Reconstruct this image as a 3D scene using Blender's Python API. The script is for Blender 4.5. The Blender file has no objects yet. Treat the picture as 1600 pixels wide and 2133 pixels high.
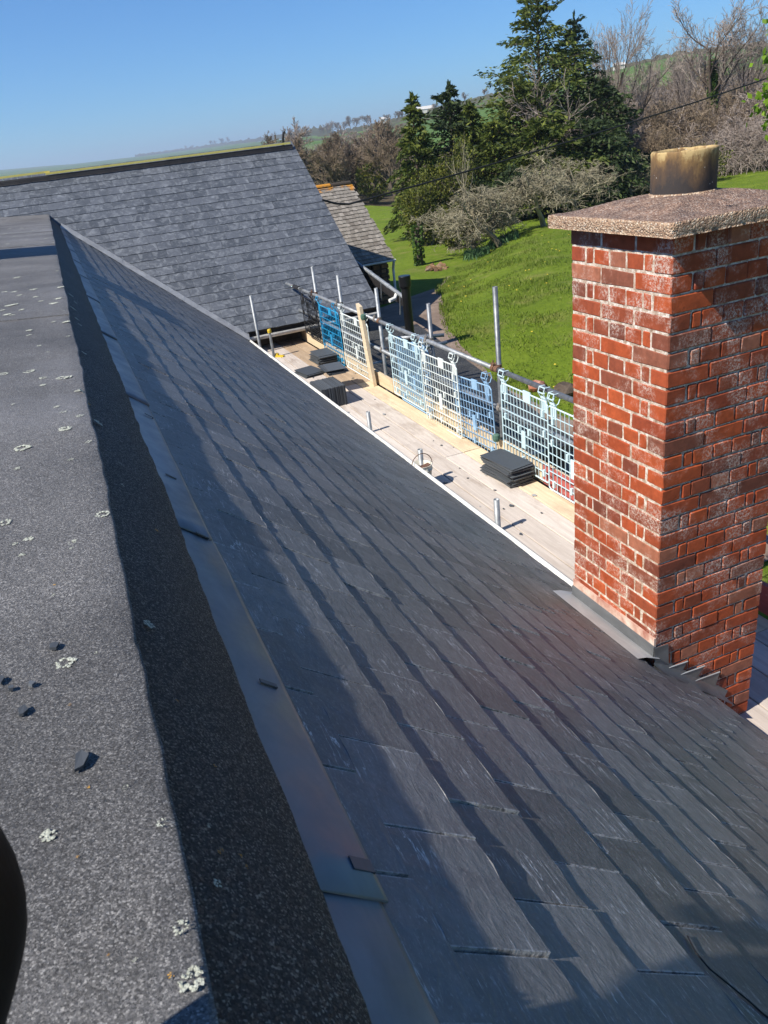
import bpy, bmesh, math, random
import numpy as np
from mathutils import Matrix, Vector, noise

random.seed(7)
rng = np.random.default_rng(7)
SC = bpy.context.scene
COL = SC.collection
rad = math.radians

# ------------------------------------------------------------------ camera
F_PX, CX, CY = 1599.2, 800.0, 1066.5          # focal length in photo pixels, image centre
CAM_R = Vector((0.9183030, -0.3785565, -0.1158213))
CAM_U = Vector((0.2627453, 0.3639718, 0.8935824))
CAM_F = Vector((0.2961157, 0.8510109, -0.4337003))
cam_d = bpy.data.cameras.new('camera')
cam = bpy.data.objects.new('camera', cam_d)
COL.objects.link(cam)
cam.matrix_world = Matrix((
    (CAM_R.x, CAM_U.x, -CAM_F.x, 0), (CAM_R.y, CAM_U.y, -CAM_F.y, 0),
    (CAM_R.z, CAM_U.z, -CAM_F.z, 0), (0, 0, 0, 1)))
cam_d.sensor_fit = 'HORIZONTAL'
cam_d.sensor_width = 36.0
cam_d.lens = 36.0 * F_PX / 1600.0
cam_d.clip_start = 0.02
cam_d.clip_end = 12000
cam_d.dof.use_dof = True
cam_d.dof.focus_distance = 4.5
cam_d.dof.aperture_fstop = 30.0
SC.camera = cam

# ------------------------------------------------------------------ world, sun, exposure
SUN_EL = rad(46.4)
SUN_DIR_AZ = rad(9.7)                 # the light travels towards +X, turned 9.7 degrees to +Y
LIGHT = Vector((math.cos(SUN_DIR_AZ) * math.cos(SUN_EL), math.sin(SUN_DIR_AZ) * math.cos(SUN_EL), -math.sin(SUN_EL)))
W = bpy.data.worlds.new('World')
SC.world = W
W.use_nodes = True
nt = W.node_tree
bg = nt.nodes['Background']
sky = nt.nodes.new('ShaderNodeTexSky')
sky.sky_type = 'NISHITA'
sky.sun_disc = False
sky.sun_elevation = SUN_EL
sky.sun_rotation = math.atan2(-LIGHT.x, -LIGHT.y)
sky.altitude = 100
sky.air_density = 1.0
sky.dust_density = 0.0
sky.ozone_density = 6.0
tint = nt.nodes.new('ShaderNodeMix'); tint.data_type = 'RGBA'; tint.blend_type = 'MULTIPLY'
tint.inputs[0].default_value = 1.0; tint.inputs[7].default_value = (0.66, 1.14, 1.56, 1)      # clear spring sky, bluer all over
nt.links.new(sky.outputs[0], tint.inputs[6]); nt.links.new(tint.outputs[2], bg.inputs[0])
bg.inputs[1].default_value = 0.060
sun_d = bpy.data.lights.new('sun', 'SUN')
sun_d.energy = 5.0
sun_d.angle = rad(0.53)
sun_d.color = (1.0, 0.95, 0.87)
sun = bpy.data.objects.new('sun', sun_d)
COL.objects.link(sun)
sun.rotation_mode = 'QUATERNION'
sun.rotation_quaternion = LIGHT.to_track_quat('-Z', 'Y')
sun.location = (-10, -3, 12)
SC.view_settings.view_transform = 'Standard'
SC.view_settings.look = 'None'
SC.view_settings.exposure = 0.52
SC.view_settings.gamma = 1.0
SC.view_settings.use_curve_mapping = False
SC.cycles.max_bounces = 6
SC.cycles.diffuse_bounces = 3
SC.cycles.volume_bounces = 0
SC.cycles.transparent_max_bounces = 8

# ------------------------------------------------------------------ pixel helpers (points of the place read off the photo)
def ray(x, y):
    return CAM_R * ((x - CX) / F_PX) + CAM_U * (-(y - CY) / F_PX) + CAM_F
def hit(x, y, n, d):
    r = ray(x, y)
    return r * (d / Vector(n).dot(r))
def hz(x, y, z): return hit(x, y, (0, 0, 1), z)
def hx(x, y, X): return hit(x, y, (1, 0, 0), X)
def hy(x, y, Y): return hit(x, y, (0, 1, 0), Y)
def proj(p):
    p = Vector(p); w = p.dot(CAM_F)
    if w <= 0.01: return None
    return CX + F_PX * p.dot(CAM_R) / w, CY - F_PX * p.dot(CAM_U) / w, w
def in_frame(p, m=30):
    q = proj(p)
    return q is not None and -m < q[0] < 1600 + m and -m < q[1] < 2133 + m

# ------------------------------------------------------------------ object helpers
WM = {}
def link(name, data, parent=None, M=None):
    o = bpy.data.objects.new(name, data)
    COL.objects.link(o)
    M = M if M is not None else Matrix.Identity(4)
    if parent is not None:
        o.parent = parent
        o.matrix_basis = WM[parent].inverted() @ M
    else:
        o.matrix_basis = M
    WM[o] = M
    return o
def tag(o, label=None, cat=None, group=None, kind=None):
    if label: o['label'] = label
    if cat: o['category'] = cat
    if group: o['group'] = group
    if kind: o['kind'] = kind
    return o
def empty(name, loc, label=None, cat=None, group=None, rz=0.0):
    o = link(name, None, None, Matrix.Translation(Vector(loc)) @ Matrix.Rotation(rz, 4, 'Z'))
    o.empty_display_size = 0.1
    return tag(o, label, cat, group)

class MB:
    """collects geometry, builds one mesh"""
    def __init__(s): s.v = []; s.f = []; s.m = []; s.a = []
    def add(s, vs, fs, mi=0, loc=None):
        b = len(s.v)
        if loc is not None: s.a.extend([tuple(p) for p in loc])
        s.v.extend([tuple(p) for p in vs])
        s.f.extend([tuple(i + b for i in f) for f in fs])
        s.m.extend([mi] * len(fs))
    def box(s, c, size, R=None, mi=0, taper=None):
        hx_, hy_, hz_ = size[0] / 2, size[1] / 2, size[2] / 2
        P = [Vector((x * hx_, y * hy_, z * hz_)) for z in (-1, 1) for y in (-1, 1) for x in (-1, 1)]
        if R is not None: P = [R @ p for p in P]
        c = Vector(c)
        s.add([p + c for p in P], [(0, 2, 3, 1), (4, 5, 7, 6), (0, 1, 5, 4), (2, 6, 7, 3), (0, 4, 6, 2), (1, 3, 7, 5)], mi)
    def tube(s, pts, r, n=8, caps=True, mi=0, closed=False):
        pts = [Vector(p) for p in pts]
        k = len(pts)
        rs = r if isinstance(r, (list, tuple)) else [r] * k
        vs = []
        a = None
        for i in range(k):
            if closed: t = pts[(i + 1) % k] - pts[i - 1]
            else: t = pts[min(i + 1, k - 1)] - pts[max(i - 1, 0)]
            t.normalize()
            if a is None:
                a = t.orthogonal().normalized()
            else:
                a = (a - t * a.dot(t))
                a = a.normalized() if a.length > 1e-6 else t.orthogonal().normalized()
            b = t.cross(a)
            for j in range(n):
                th = 2 * math.pi * j / n
                vs.append(pts[i] + (a * math.cos(th) + b * math.sin(th)) * rs[i])
        fs = []
        for i in range(k if closed else k - 1):
            i2 = (i + 1) % k
            for j in range(n):
                j2 = (j + 1) % n
                fs.append((i * n + j, i * n + j2, i2 * n + j2, i2 * n + j))
        if caps and not closed:
            fs.append(tuple(range(n - 1, -1, -1)))
            fs.append(tuple((k - 1) * n + j for j in range(n)))
        s.add(vs, fs, mi)
    def pipe(s, p0, p1, r, th=0.004, n=14):
        """open scaffold tube with visible bore"""
        p0 = Vector(p0); p1 = Vector(p1); t = (p1 - p0).normalized(); a = t.orthogonal().normalized(); b = t.cross(a)
        vs = []
        for P, R_ in ((p0, r), (p1, r), (p1, r - th), (p1 - t * 0.12, r - th), (p0, r - th), (p0 + t * 0.12, r - th)):
            for j in range(n):
                an = 2 * math.pi * j / n
                vs.append(P + (a * math.cos(an) + b * math.sin(an)) * R_)
        fs = []
        for (u, w) in ((0, 1), (1, 2), (2, 3), (4, 0), (5, 4)):
            for j in range(n):
                j2 = (j + 1) % n
                fs.append((u * n + j, u * n + j2, w * n + j2, w * n + j))
        fs.append(tuple(3 * n + j for j in range(n)))
        fs.append(tuple(5 * n + j for j in reversed(range(n))))
        s.add(vs, fs)
    def prism(s, poly, thick, mi=0):
        """poly: 3D points of a planar outline, thick: extrusion vector"""
        n = len(poly); t = Vector(thick)
        P = [Vector(p) for p in poly]
        vs = P + [p + t for p in P]
        fs = [tuple(reversed(range(n))), tuple(range(n, 2 * n))]
        for i in range(n):
            j = (i + 1) % n
            fs.append((i, j, n + j, n + i))
        s.add(vs, fs, mi)
    def mesh(s, name, mats, smooth=False):
        me = bpy.data.meshes.new(name)
        me.from_pydata(s.v, [], s.f)
        for m in (mats if isinstance(mats, (list, tuple)) else [mats]): me.materials.append(m)
        if s.a:
            at_ = me.attributes.new('suv', 'FLOAT_VECTOR', 'POINT'); at_.data.foreach_set('vector', [c for p in s.a for c in p])
        if any(s.m): me.polygons.foreach_set('material_index', s.m)
        if smooth: me.polygons.foreach_set('use_smooth', [True] * len(me.polygons))
        me.update()
        return me
    def build(s, name, mats, parent=None, smooth=False, fix=True):
        me = s.mesh(name, mats, smooth)
        if fix:
            bm = bmesh.new(); bm.from_mesh(me)
            bmesh.ops.recalc_face_normals(bm, faces=bm.faces)
            bm.to_mesh(me); bm.free()
        return link(name, me, parent)

# ------------------------------------------------------------------ materials
MAT = {}
class NM:
    def __init__(s, name, rough=0.7, metal=0.0, spec=0.5):
        s.m = bpy.data.materials.new(name); s.m.use_nodes = True
        s.t = s.m.node_tree; s.b = s.t.nodes['Principled BSDF']
        s.b.inputs['Roughness'].default_value = rough
        s.b.inputs['Metallic'].default_value = metal
        s.b.inputs['Specular IOR Level'].default_value = spec
        MAT[name] = s.m
    def n(s, ty, **kw):
        nd = s.t.nodes.new('ShaderNode' + ty)
        for k, v in kw.items():
            if k in nd.inputs: nd.inputs[k].default_value = v
            else: setattr(nd, k, v)
        return nd
    def l(s, a, b): s.t.links.new(a, b)
    def obj(s): return s.n('TexCoord').outputs['Object']
    def pos(s): return s.n('NewGeometry').outputs['Position']
    def rnd(s):
        a = s.n('ObjectInfo').outputs['Random']; b = s.n('NewGeometry').outputs['Random Per Island']
        return s.math('FRACT', s.math('ADD', a, b))
    def math(s, op, a, b=None, c=None, clamp=False):
        nd = s.n('Math', operation=op, use_clamp=clamp)
        for i, v in enumerate((a, b, c)):
            if v is None: continue
            if isinstance(v, (int, float)): nd.inputs[i].default_value = v
            else: s.l(v, nd.inputs[i])
        return nd.outputs[0]
    def map(s, vec, scale=(1, 1, 1), rot=(0, 0, 0), off=None):
        nd = s.n('Mapping'); nd.inputs['Scale'].default_value = scale; nd.inputs['Rotation'].default_value = rot
        s.l(vec, nd.inputs['Vector'])
        if off is not None:
            cb = s.n('CombineXYZ')
            for i in range(3): s.l(off, cb.inputs[i])
            sc = s.n('VectorMath', operation='SCALE'); sc.inputs['Scale'].default_value = 37.0
            s.l(cb.outputs[0], sc.inputs[0]); s.l(sc.outputs[0], nd.inputs['Location'])
        return nd.outputs[0]
    def noise(s, vec, scale, detail=4, rough=0.55, dist=0.0, out='Fac'):
        nd = s.n('TexNoise', Scale=scale, Detail=detail, Roughness=rough, Distortion=dist)
        s.l(vec, nd.inputs['Vector']); return nd.outputs[out]
    def voro(s, vec, scale, feature='F1', out='Distance', rand=1.0):
        nd = s.n('TexVoronoi', feature=feature); nd.inputs['Scale'].default_value = scale
        if 'Randomness' in nd.inputs: nd.inputs['Randomness'].default_value = rand
        s.l(vec, nd.inputs['Vector']); return nd.outputs[out]
    def ramp(s, fac, stops, interp='LINEAR'):
        nd = s.n('ValToRGB'); cr = nd.color_ramp; cr.interpolation = interp
        while len(cr.elements) < len(stops): cr.elements.new(0.5)
        for e, (p, c) in zip(cr.elements, stops):
            e.position = p; e.color = (c[0], c[1], c[2], 1) if not isinstance(c, (int, float)) else (c, c, c, 1)
        s.l(fac, nd.inputs[0]); return nd.outputs[0]
    def mix(s, fac, a, b, blend='MIX'):
        nd = s.n('Mix', data_type='RGBA', blend_type=blend)
        for sock, v in ((nd.inputs[0], fac), (nd.inputs[6], a), (nd.inputs[7], b)):
            if isinstance(v, (int, float)): sock.default_value = v
            elif isinstance(v, tuple): sock.default_value = (*v[:3], 1)
            else: s.l(v, sock)
        return nd.outputs[2]
    def col(s, c):
        if isinstance(c, tuple): s.b.inputs['Base Color'].default_value = (*c[:3], 1)
        else: s.l(c, s.b.inputs['Base Color'])
    def rough(s, v): s.l(v, s.b.inputs['Roughness'])
    def bump(s, h, strength=0.5, dist=0.01, prev=None):
        nd = s.n('Bump', Strength=strength, Distance=dist)
        s.l(h, nd.inputs['Height'])
        if prev is not None: s.l(prev, nd.inputs['Normal'])
        s.l(nd.outputs[0], s.b.inputs['Normal']); return nd.outputs[0]

GR = -0.30                                  # grain direction of the slates
def m_slate(name, c_lo, c_hi, pale, vein=0.5, bump=1.0, bloom=0.0, rough=0.5, edge=0.0):
    k = NM(name, rough, 0, 0.4)
    o = k.n('Attribute', attribute_name='suv').outputs['Vector']; r = k.rnd()
    P = k.map(o, (3.0, 9.0, 6.0), (0, 0, 0.5), r)
    big = k.noise(P, 1.6, 5, 0.6, 0.6)
    base = k.ramp(k.math('ADD', k.math('MULTIPLY', r, 0.55), k.math('MULTIPLY', big, 0.45)), [(0.15, c_lo), (0.85, c_hi)])
    riv = k.noise(k.map(o, (34, 15, 12), (0, 0, GR), r), 1.5, 7, 0.75, 0.6)
    base = k.mix(1.0, base, k.ramp(riv, [(0.3, 0.80), (0.5, 1.0), (0.72, 1.28)]), 'MULTIPLY')
    # thin pale cleft scratches running down the slate
    Q = k.map(o, (36.0, 4.2, 10.0), (0, 0, GR), r)
    n1 = k.noise(Q, 1.3, 4, 0.55, 0.35)
    line = k.math('SUBTRACT', 1.0, k.math('MULTIPLY', k.math('ABSOLUTE', k.math('SUBTRACT', n1, 0.52)), 75.0), clamp=True)
    gate = k.ramp(k.noise(k.map(o, (8, 8, 8), (0, 0, 0), r), 1.1, 3), [(0.50, 0.0), (0.68, 1.0)])
    base = k.mix(k.math('MULTIPLY', k.math('MULTIPLY', line, gate), vein), base, pale)
    # fine pale specks
    fine = k.noise(k.map(o, (140, 60, 60), (0, 0, GR), r), 2.0, 4, 0.7)
    base = k.mix(k.math('MULTIPLY', k.ramp(fine, [(0.56, 0.0), (0.78, 1.0)]), 0.35), base, pale)
    if bloom:
        bl = k.ramp(k.noise(k.map(o, (6, 6, 6), (0, 0, 0), r), 1.3, 6, 0.68, 0.8), [(0.48, 0.0), (0.8, 1.0)])
        base = k.mix(k.math('MULTIPLY', bl, bloom), base, pale)
    if edge:  # pale dressed edges, with the sunlight they catch painted into the colour
        sy = k.n('SeparateXYZ'); k.l(o, sy.inputs[0])
        e_ = k.math('MULTIPLY', k.math('SUBTRACT', k.math('ABSOLUTE', sy.outputs[1]), edge), 220.0, clamp=True)
        e_ = k.math('MULTIPLY', e_, k.ramp(k.noise(k.map(o, (55, 55, 55), (0, 0, 0), r), 1.2, 4, 0.8), [(0.42, 0.0), (0.56, 0.8)]))
        base = k.mix(e_, base, pale)
    k.col(base)
    h1 = k.noise(k.map(o, (44, 18, 20), (0, 0, GR), r), 1.0, 5, 0.62, 0.9)
    h2 = k.noise(k.map(o, (260, 170, 100), (0, 0, GR), r), 1.0, 3, 0.6)
    b1 = k.bump(h1, 0.40 * bump, 0.004)
    k.bump(h2, 0.25 * bump, 0.0012, b1)
    return k.m

m_slate('slate', (0.090, 0.090, 0.092), (0.182, 0.180, 0.178), (0.66, 0.65, 0.63), 0.95, 1.35, 0.0, 0.5, 0.0945)
m_slate('barn_slate', (0.055, 0.062, 0.073), (0.105, 0.114, 0.130), (0.36, 0.38, 0.40), 0.25, 0.9, 0.62, 0.5, 0.1195)
m_slate('stack_slate', (0.05, 0.055, 0.06), (0.10, 0.11, 0.12), (0.3, 0.31, 0.32), 0.15, 0.7)

k = NM('old_slate', 0.9)
o = k.pos(); r = k.rnd()
c = k.ramp(r, [(0.0, (0.15, 0.128, 0.105)), (0.5, (0.215, 0.19, 0.158)), (1.0, (0.29, 0.255, 0.215))])
c = k.mix(k.ramp(k.noise(o, 3.2, 6, 0.7), [(0.52, 0.0), (0.7, 0.7)]), c, (0.34, 0.31, 0.26))
sx = k.n('SeparateXYZ'); k.l(o, sx.inputs[0])
edge = k.math('ADD', sx.outputs[2], k.math('MULTIPLY', k.noise(o, 2.5, 4, 0.7), 0.9))
c = k.mix(k.ramp(edge, [(0.0, 0.0), (0.02, 1.0)]) if False else k.math('MULTIPLY', k.math('SUBTRACT', edge, -0.55), 9.0, clamp=True), c, (0.52, 0.22, 0.02))
k.col(c); k.bump(k.noise(o, 22, 5, 0.7), 0.6, 0.02)

def m_noise(name, stops, scale=8, rough=0.8, metal=0.0, bump=0.3, bscale=None, bdist=0.005, spec=0.4, stretch=(1, 1, 1), detail=5, space='obj', rvar=0.0):
    k = NM(name, rough, metal, spec)
    v = k.obj() if space == 'obj' else k.pos()
    v = k.map(v, stretch, (0, 0, 0), k.rnd() if space == 'obj' else None)
    nz = k.noise(v, scale, detail, 0.62, 0.3)
    if rvar: nz = k.math('ADD', k.math('MULTIPLY', nz, 1 - rvar), k.math('MULTIPLY', k.rnd(), rvar))
    k.col(k.ramp(nz, stops))
    if bump: k.bump(k.noise(v, bscale or scale * 6, 4, 0.65), bump, bdist)
    return k

m_noise('galvanised', [(0.3, (0.20, 0.21, 0.22)), (0.7, (0.40, 0.42, 0.43))], 14, 0.55, 0.5, 0.15)
m_noise('dark_tube', [(0.3, (0.12, 0.13, 0.14)), (0.7, (0.26, 0.27, 0.28))], 14, 0.5, 0.5, 0.15)
m_noise('rust', [(0.3, (0.09, 0.045, 0.025)), (0.7, (0.24, 0.13, 0.08))], 40, 0.9, 0.1, 0.5)
m_noise('coupler_steel', [(0.3, (0.16, 0.14, 0.12)), (0.7, (0.34, 0.31, 0.28))], 40, 0.7, 0.4, 0.4)
m_noise('black_gloss', [(0.3, (0.006, 0.006, 0.006)), (0.7, (0.012, 0.012, 0.012))], 4, 0.3, 0, 0.05)
m_noise('black_matt', [(0.3, (0.010, 0.010, 0.011)), (0.7, (0.02, 0.02, 0.022))], 9, 0.65, 0, 0.2)
m_noise('black_cable', [(0.3, (0.008, 0.008, 0.009)), (0.7, (0.016, 0.016, 0.018))], 9, 0.6, 0, 0.0)
m_noise('white_plastic', [(0.3, (0.62, 0.60, 0.55)), (0.7, (0.78, 0.77, 0.72))], 5, 0.5, 0, 0.1)
m_noise('weathered_white', [(0.3, (0.40, 0.38, 0.34)), (0.7, (0.66, 0.64, 0.60))], 7, 0.75, 0, 0.2)
m_noise('guard_pale_blue', [(0.3, (0.50, 0.66, 0.70)), (0.7, (0.62, 0.78, 0.80))], 5, 0.5, 0, 0.0)
m_noise('guard_mid_blue', [(0.3, (0.20, 0.36, 0.55)), (0.7, (0.34, 0.52, 0.70))], 5, 0.5, 0, 0.0)
m_noise('guard_bright_blue', [(0.3, (0.010, 0.20, 0.42)), (0.7, (0.03, 0.36, 0.62))], 4, 0.5, 0, 0.0)
m_noise('guard_white', [(0.3, (0.66, 0.73, 0.69)), (0.7, (0.78, 0.82, 0.79))], 5, 0.5, 0, 0.0)
m_noise('guard_black', [(0.3, (0.012, 0.012, 0.013)), (0.7, (0.03, 0.03, 0.032))], 5, 0.5, 0, 0.0)
m_noise('yellow_plastic', [(0.3, (0.62, 0.42, 0.03)), (0.7, (0.75, 0.55, 0.06))], 5, 0.5, 0, 0.0)
m_noise('green_plastic', [(0.3, (0.04, 0.10, 0.07)), (0.7, (0.10, 0.18, 0.13))], 9, 0.7, 0, 0.1)
m_noise('bucket_plastic', [(0.3, (0.45, 0.42, 0.33)), (0.7, (0.70, 0.68, 0.60))], 14, 0.6, 0, 0.1)
m_noise('soil', [(0.3, (0.06, 0.03, 0.02)), (0.7, (0.20, 0.11, 0.08))], 40, 0.95, 0, 0.8)
m_noise('membrane', [(0.3, (0.010, 0.009, 0.009)), (0.7, (0.03, 0.026, 0.025))], 9, 0.6, 0, 0.6)
m_noise('yellow_batten', [(0.3, (0.86, 0.66, 0.14)), (0.7, (0.95, 0.78, 0.24))], 6, 0.7, 0, 0.2)
m_noise('trouser_fabric', [(0.3, (0.0015, 0.0015, 0.002)), (0.7, (0.0035, 0.004, 0.005))], 30, 0.55, 0, 0.3, 200, 0.001, 0.12)
m_noise('skin', [(0.3, (0.42, 0.24, 0.17)), (0.7, (0.55, 0.33, 0.24))], 14, 0.55, 0, 0.1)
m_noise('hair', [(0.3, (0.03, 0.02, 0.012)), (0.7, (0.06, 0.04, 0.025))], 40, 0.6, 0, 0.4)
m_noise('render_wall', [(0.3, (0.55, 0.52, 0.46)), (0.7, (0.68, 0.65, 0.58))], 3, 0.9, 0, 0.3)
m_noise('lichen', [(0.35, (0.30, 0.31, 0.24)), (0.65, (0.54, 0.555, 0.47))], 90, 0.95, 0, 0.8, 200, 0.004)
m_noise('orange_lichen', [(0.35, (0.45, 0.22, 0.03)), (0.65, (0.62, 0.36, 0.05))], 90, 0.95, 0, 0.8, 200, 0.004)
m_noise('moss', [(0.35, (0.03, 0.025, 0.018)), (0.65, (0.08, 0.06, 0.045))], 60, 0.95, 0, 0.9, 160, 0.006)
m_noise('brown_door', [(0.3, (0.16, 0.075, 0.025)), (0.7, (0.30, 0.15, 0.05))], 4, 0.8, 0, 0.3, None, 0.01, 0.3, (8, 8, 1))
m_noise('trunk_bark', [(0.3, (0.055, 0.042, 0.032)), (0.7, (0.15, 0.115, 0.09))], 7, 0.95, 0, 0.9, 20, 0.03, 0.2, (3, 3, 1))
m_noise('twig_grey', [(0.3, (0.22, 0.175, 0.145)), (0.7, (0.40, 0.335, 0.285))], 3, 0.95, 0, 0, None, 0, 0.2, (1, 1, 1), 2, 'obj', 0.5)
m_noise('twig_brown', [(0.3, (0.13, 0.095, 0.062)), (0.7, (0.30, 0.23, 0.155))], 3, 0.95, 0, 0, None, 0, 0.2, (1, 1, 1), 2, 'obj', 0.5)
m_noise('twig_lichen', [(0.3, (0.17, 0.145, 0.095)), (0.7, (0.38, 0.34, 0.23))], 3, 0.95, 0, 0, None, 0, 0.2, (1, 1, 1), 2, 'obj', 0.5)
m_noise('twig_pale', [(0.3, (0.30, 0.25, 0.16)), (0.7, (0.45, 0.40, 0.28))], 3, 0.95, 0, 0, None, 0, 0.2)

def m_leaf(name, stops, trans=0.25):
    k = NM(name, 0.65, 0, 0.25)
    r = k.n('NewGeometry').outputs['Random Per Island']
    big = k.noise(k.obj(), 0.9, 3, 0.6)
    f = k.math('ADD', k.math('MULTIPLY', r, 0.55), k.math('MULTIPLY', big, 0.45))
    c = k.ramp(f, stops); k.col(c)
    tr = k.n('BsdfTranslucent'); k.l(c, tr.inputs['Color'])
    ms = k.n('MixShader'); ms.inputs[0].default_value = trans
    k.l(k.b.outputs[0], ms.inputs[1]); k.l(tr.outputs[0], ms.inputs[2])
    k.l(ms.outputs[0], k.t.nodes['Material Output'].inputs['Surface'])
m_leaf('conifer_leaf', [(0.2, (0.028, 0.045, 0.010)), (0.5, (0.075, 0.105, 0.018)), (0.8, (0.19, 0.21, 0.035))])
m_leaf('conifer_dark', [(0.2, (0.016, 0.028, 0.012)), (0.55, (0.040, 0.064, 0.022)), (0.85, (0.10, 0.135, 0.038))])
m_leaf('holly_leaf', [(0.2, (0.045, 0.065, 0.012)), (0.6, (0.13, 0.145, 0.022)), (0.9, (0.27, 0.24, 0.035))])
m_leaf('fresh_leaf', [(0.2, (0.10, 0.19, 0.012)), (0.6, (0.19, 0.32, 0.02)), (0.9, (0.30, 0.42, 0.04))], 0.4)
m_leaf('ivy_leaf', [(0.2, (0.03, 0.06, 0.012)), (0.6, (0.07, 0.13, 0.02)), (0.9, (0.15, 0.22, 0.04))])
m_leaf('grass_blade', [(0.15, (0.085, 0.135, 0.014)), (0.5, (0.14, 0.20, 0.020)), (0.9, (0.28, 0.28, 0.08))], 0.3)
m_leaf('hedge_leaf', [(0.2, (0.05, 0.05, 0.03)), (0.6, (0.09, 0.085, 0.05)), (0.9, (0.14, 0.12, 0.075))], 0.1)
m_leaf('daffodil_leaf', [(0.2, (0.05, 0.10, 0.04)), (0.6, (0.09, 0.17, 0.06)), (0.9, (0.15, 0.25, 0.10))], 0.2)

# mineral felt
def m_felt(name, dark, mid, lite, lift, vs=620, mw=0.5):
    k = NM(name, 0.62, 0, 0.6)
    o = k.pos()
    g = k.voro(o, vs, 'F1', 'Color'); sg = k.n('SeparateColor'); k.l(g, sg.inputs[0])
    big = k.noise(o, 1.7, 5, 0.6)
    mid_n = k.noise(o, 210, 5, 0.8)
    f = k.math('ADD', k.math('MULTIPLY', sg.outputs[0], 0.62 if mw else 0.75), k.math('MULTIPLY', mid_n, mw or 0.26))
    c = k.ramp(f, [(0.22, dark), (0.60, mid), (0.76, tuple(m * 1.5 for m in mid)), (0.95, lite)])
    stain = k.ramp(big, [(0.32, 0.62), (0.5, 0.95), (0.7, 1.3)])
    c = k.mix(1.0, c, stain, 'MULTIPLY')
    if lift: c = k.mix(k.math('MULTIPLY', k.ramp(k.noise(o, 0.8, 5, 0.7), [(0.5, 0.0), (0.72, 1.0)]), lift), c, (0.26, 0.26, 0.27))
    k.col(c)
    d = k.math('ADD', k.math('MULTIPLY', sg.outputs[2], 0.6), k.math('MULTIPLY', k.noise(o, 300, 5, 0.8), 0.9))
    b1 = k.bump(k.noise(o, 30, 5, 0.65), 0.3, 0.006)
    k.bump(d, 0.8, 0.003, b1)
    k.rough(k.ramp(sg.outputs[1], [(0.0, 0.32), (0.4, 0.8)]))
m_felt('felt', (0.032, 0.030, 0.028), (0.120, 0.114, 0.108), (0.48, 0.46, 0.43), 0.55)
m_felt('felt_edge', (0.005, 0.005, 0.005), (0.022, 0.022, 0.022), (0.34, 0.32, 0.26), 0.0, 430, 0.0)  # worn felt, darkened for its shaded slope; bright specks paint in sun glints

# lead sheet
def m_lead(name, a, b, rough):
    k = NM(name, rough, 0.2, 0.5)
    o = k.pos()
    n1 = k.noise(k.map(o, (6, 2.0, 6)), 1.2, 5, 0.6, 0.8)
    c = k.ramp(n1, [(0.3, a), (0.7, b)])
    c = k.mix(k.math('MULTIPLY', k.ramp(k.noise(k.map(o, (3, 1.2, 3)), 1.0, 3, 0.5, 0.5), [(0.55, 0.0), (0.75, 1.0)]), 0.3), c, (0.20, 0.13, 0.10))
    k.col(c)
    k.rough(k.ramp(k.noise(o, 9, 5, 0.7), [(0.3, rough - 0.12), (0.7, rough + 0.15)]))
    k.bump(k.noise(k.map(o, (8, 3, 8)), 1.0, 4, 0.6), 0.25, 0.008)
m_lead('lead', (0.12, 0.138, 0.160), (0.24, 0.262, 0.29), 0.42)
m_lead('lead_dark', (0.075, 0.08, 0.085), (0.16, 0.165, 0.17), 0.5)
m_lead('lead_pale', (0.30, 0.30, 0.30), (0.46, 0.46, 0.45), 0.55)

# brick and mortar
k = NM('brick', 0.85, 0, 0.3)
o = k.pos(); r = k.rnd()
c = k.ramp(r, [(0.0, (0.16, 0.050, 0.030)), (0.10, (0.27, 0.055, 0.024)), (0.3, (0.42, 0.085, 0.026)), (0.6, (0.36, 0.068, 0.022)), (0.82, (0.27, 0.062, 0.026)), (0.92, (0.20, 0.065, 0.038)), (1.0, (0.40, 0.15, 0.085))])
c = k.mix(1.0, c, k.ramp(k.noise(o, 22, 5, 0.7), [(0.3, 0.72), (0.7, 1.2)]), 'MULTIPLY')
eff = k.math('MULTIPLY', k.ramp(k.noise(o, 5.5, 4, 0.6), [(0.47, 0.0), (0.62, 1.0)]), k.ramp(k.noise(o, 95, 6, 0.85), [(0.48, 0.0), (0.57, 1.0)]))
c = k.mix(k.math('MULTIPLY', eff, 0.78), c, (0.62, 0.53, 0.45))
k.col(c)
b1 = k.bump(k.noise(o, 60, 5, 0.7), 0.45, 0.004)
k.bump(k.noise(o, 260, 3, 0.7), 0.3, 0.0012, b1)
k = NM('mortar', 0.95, 0, 0.2)
o = k.pos()
c = k.ramp(k.noise(o, 34, 6, 0.75), [(0.32, (0.25, 0.15, 0.10)), (0.48, (0.52, 0.40, 0.30)), (0.62, (0.80, 0.74, 0.65))])
k.col(c); k.bump(k.noise(o, 110, 5, 0.75), 0.9, 0.006)
m_noise('pink_mortar', [(0.3, (0.36, 0.15, 0.11)), (0.5, (0.55, 0.36, 0.28)), (0.7, (0.66, 0.55, 0.46))], 12, 0.95, 0, 0.6, 70, 0.004)

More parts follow.
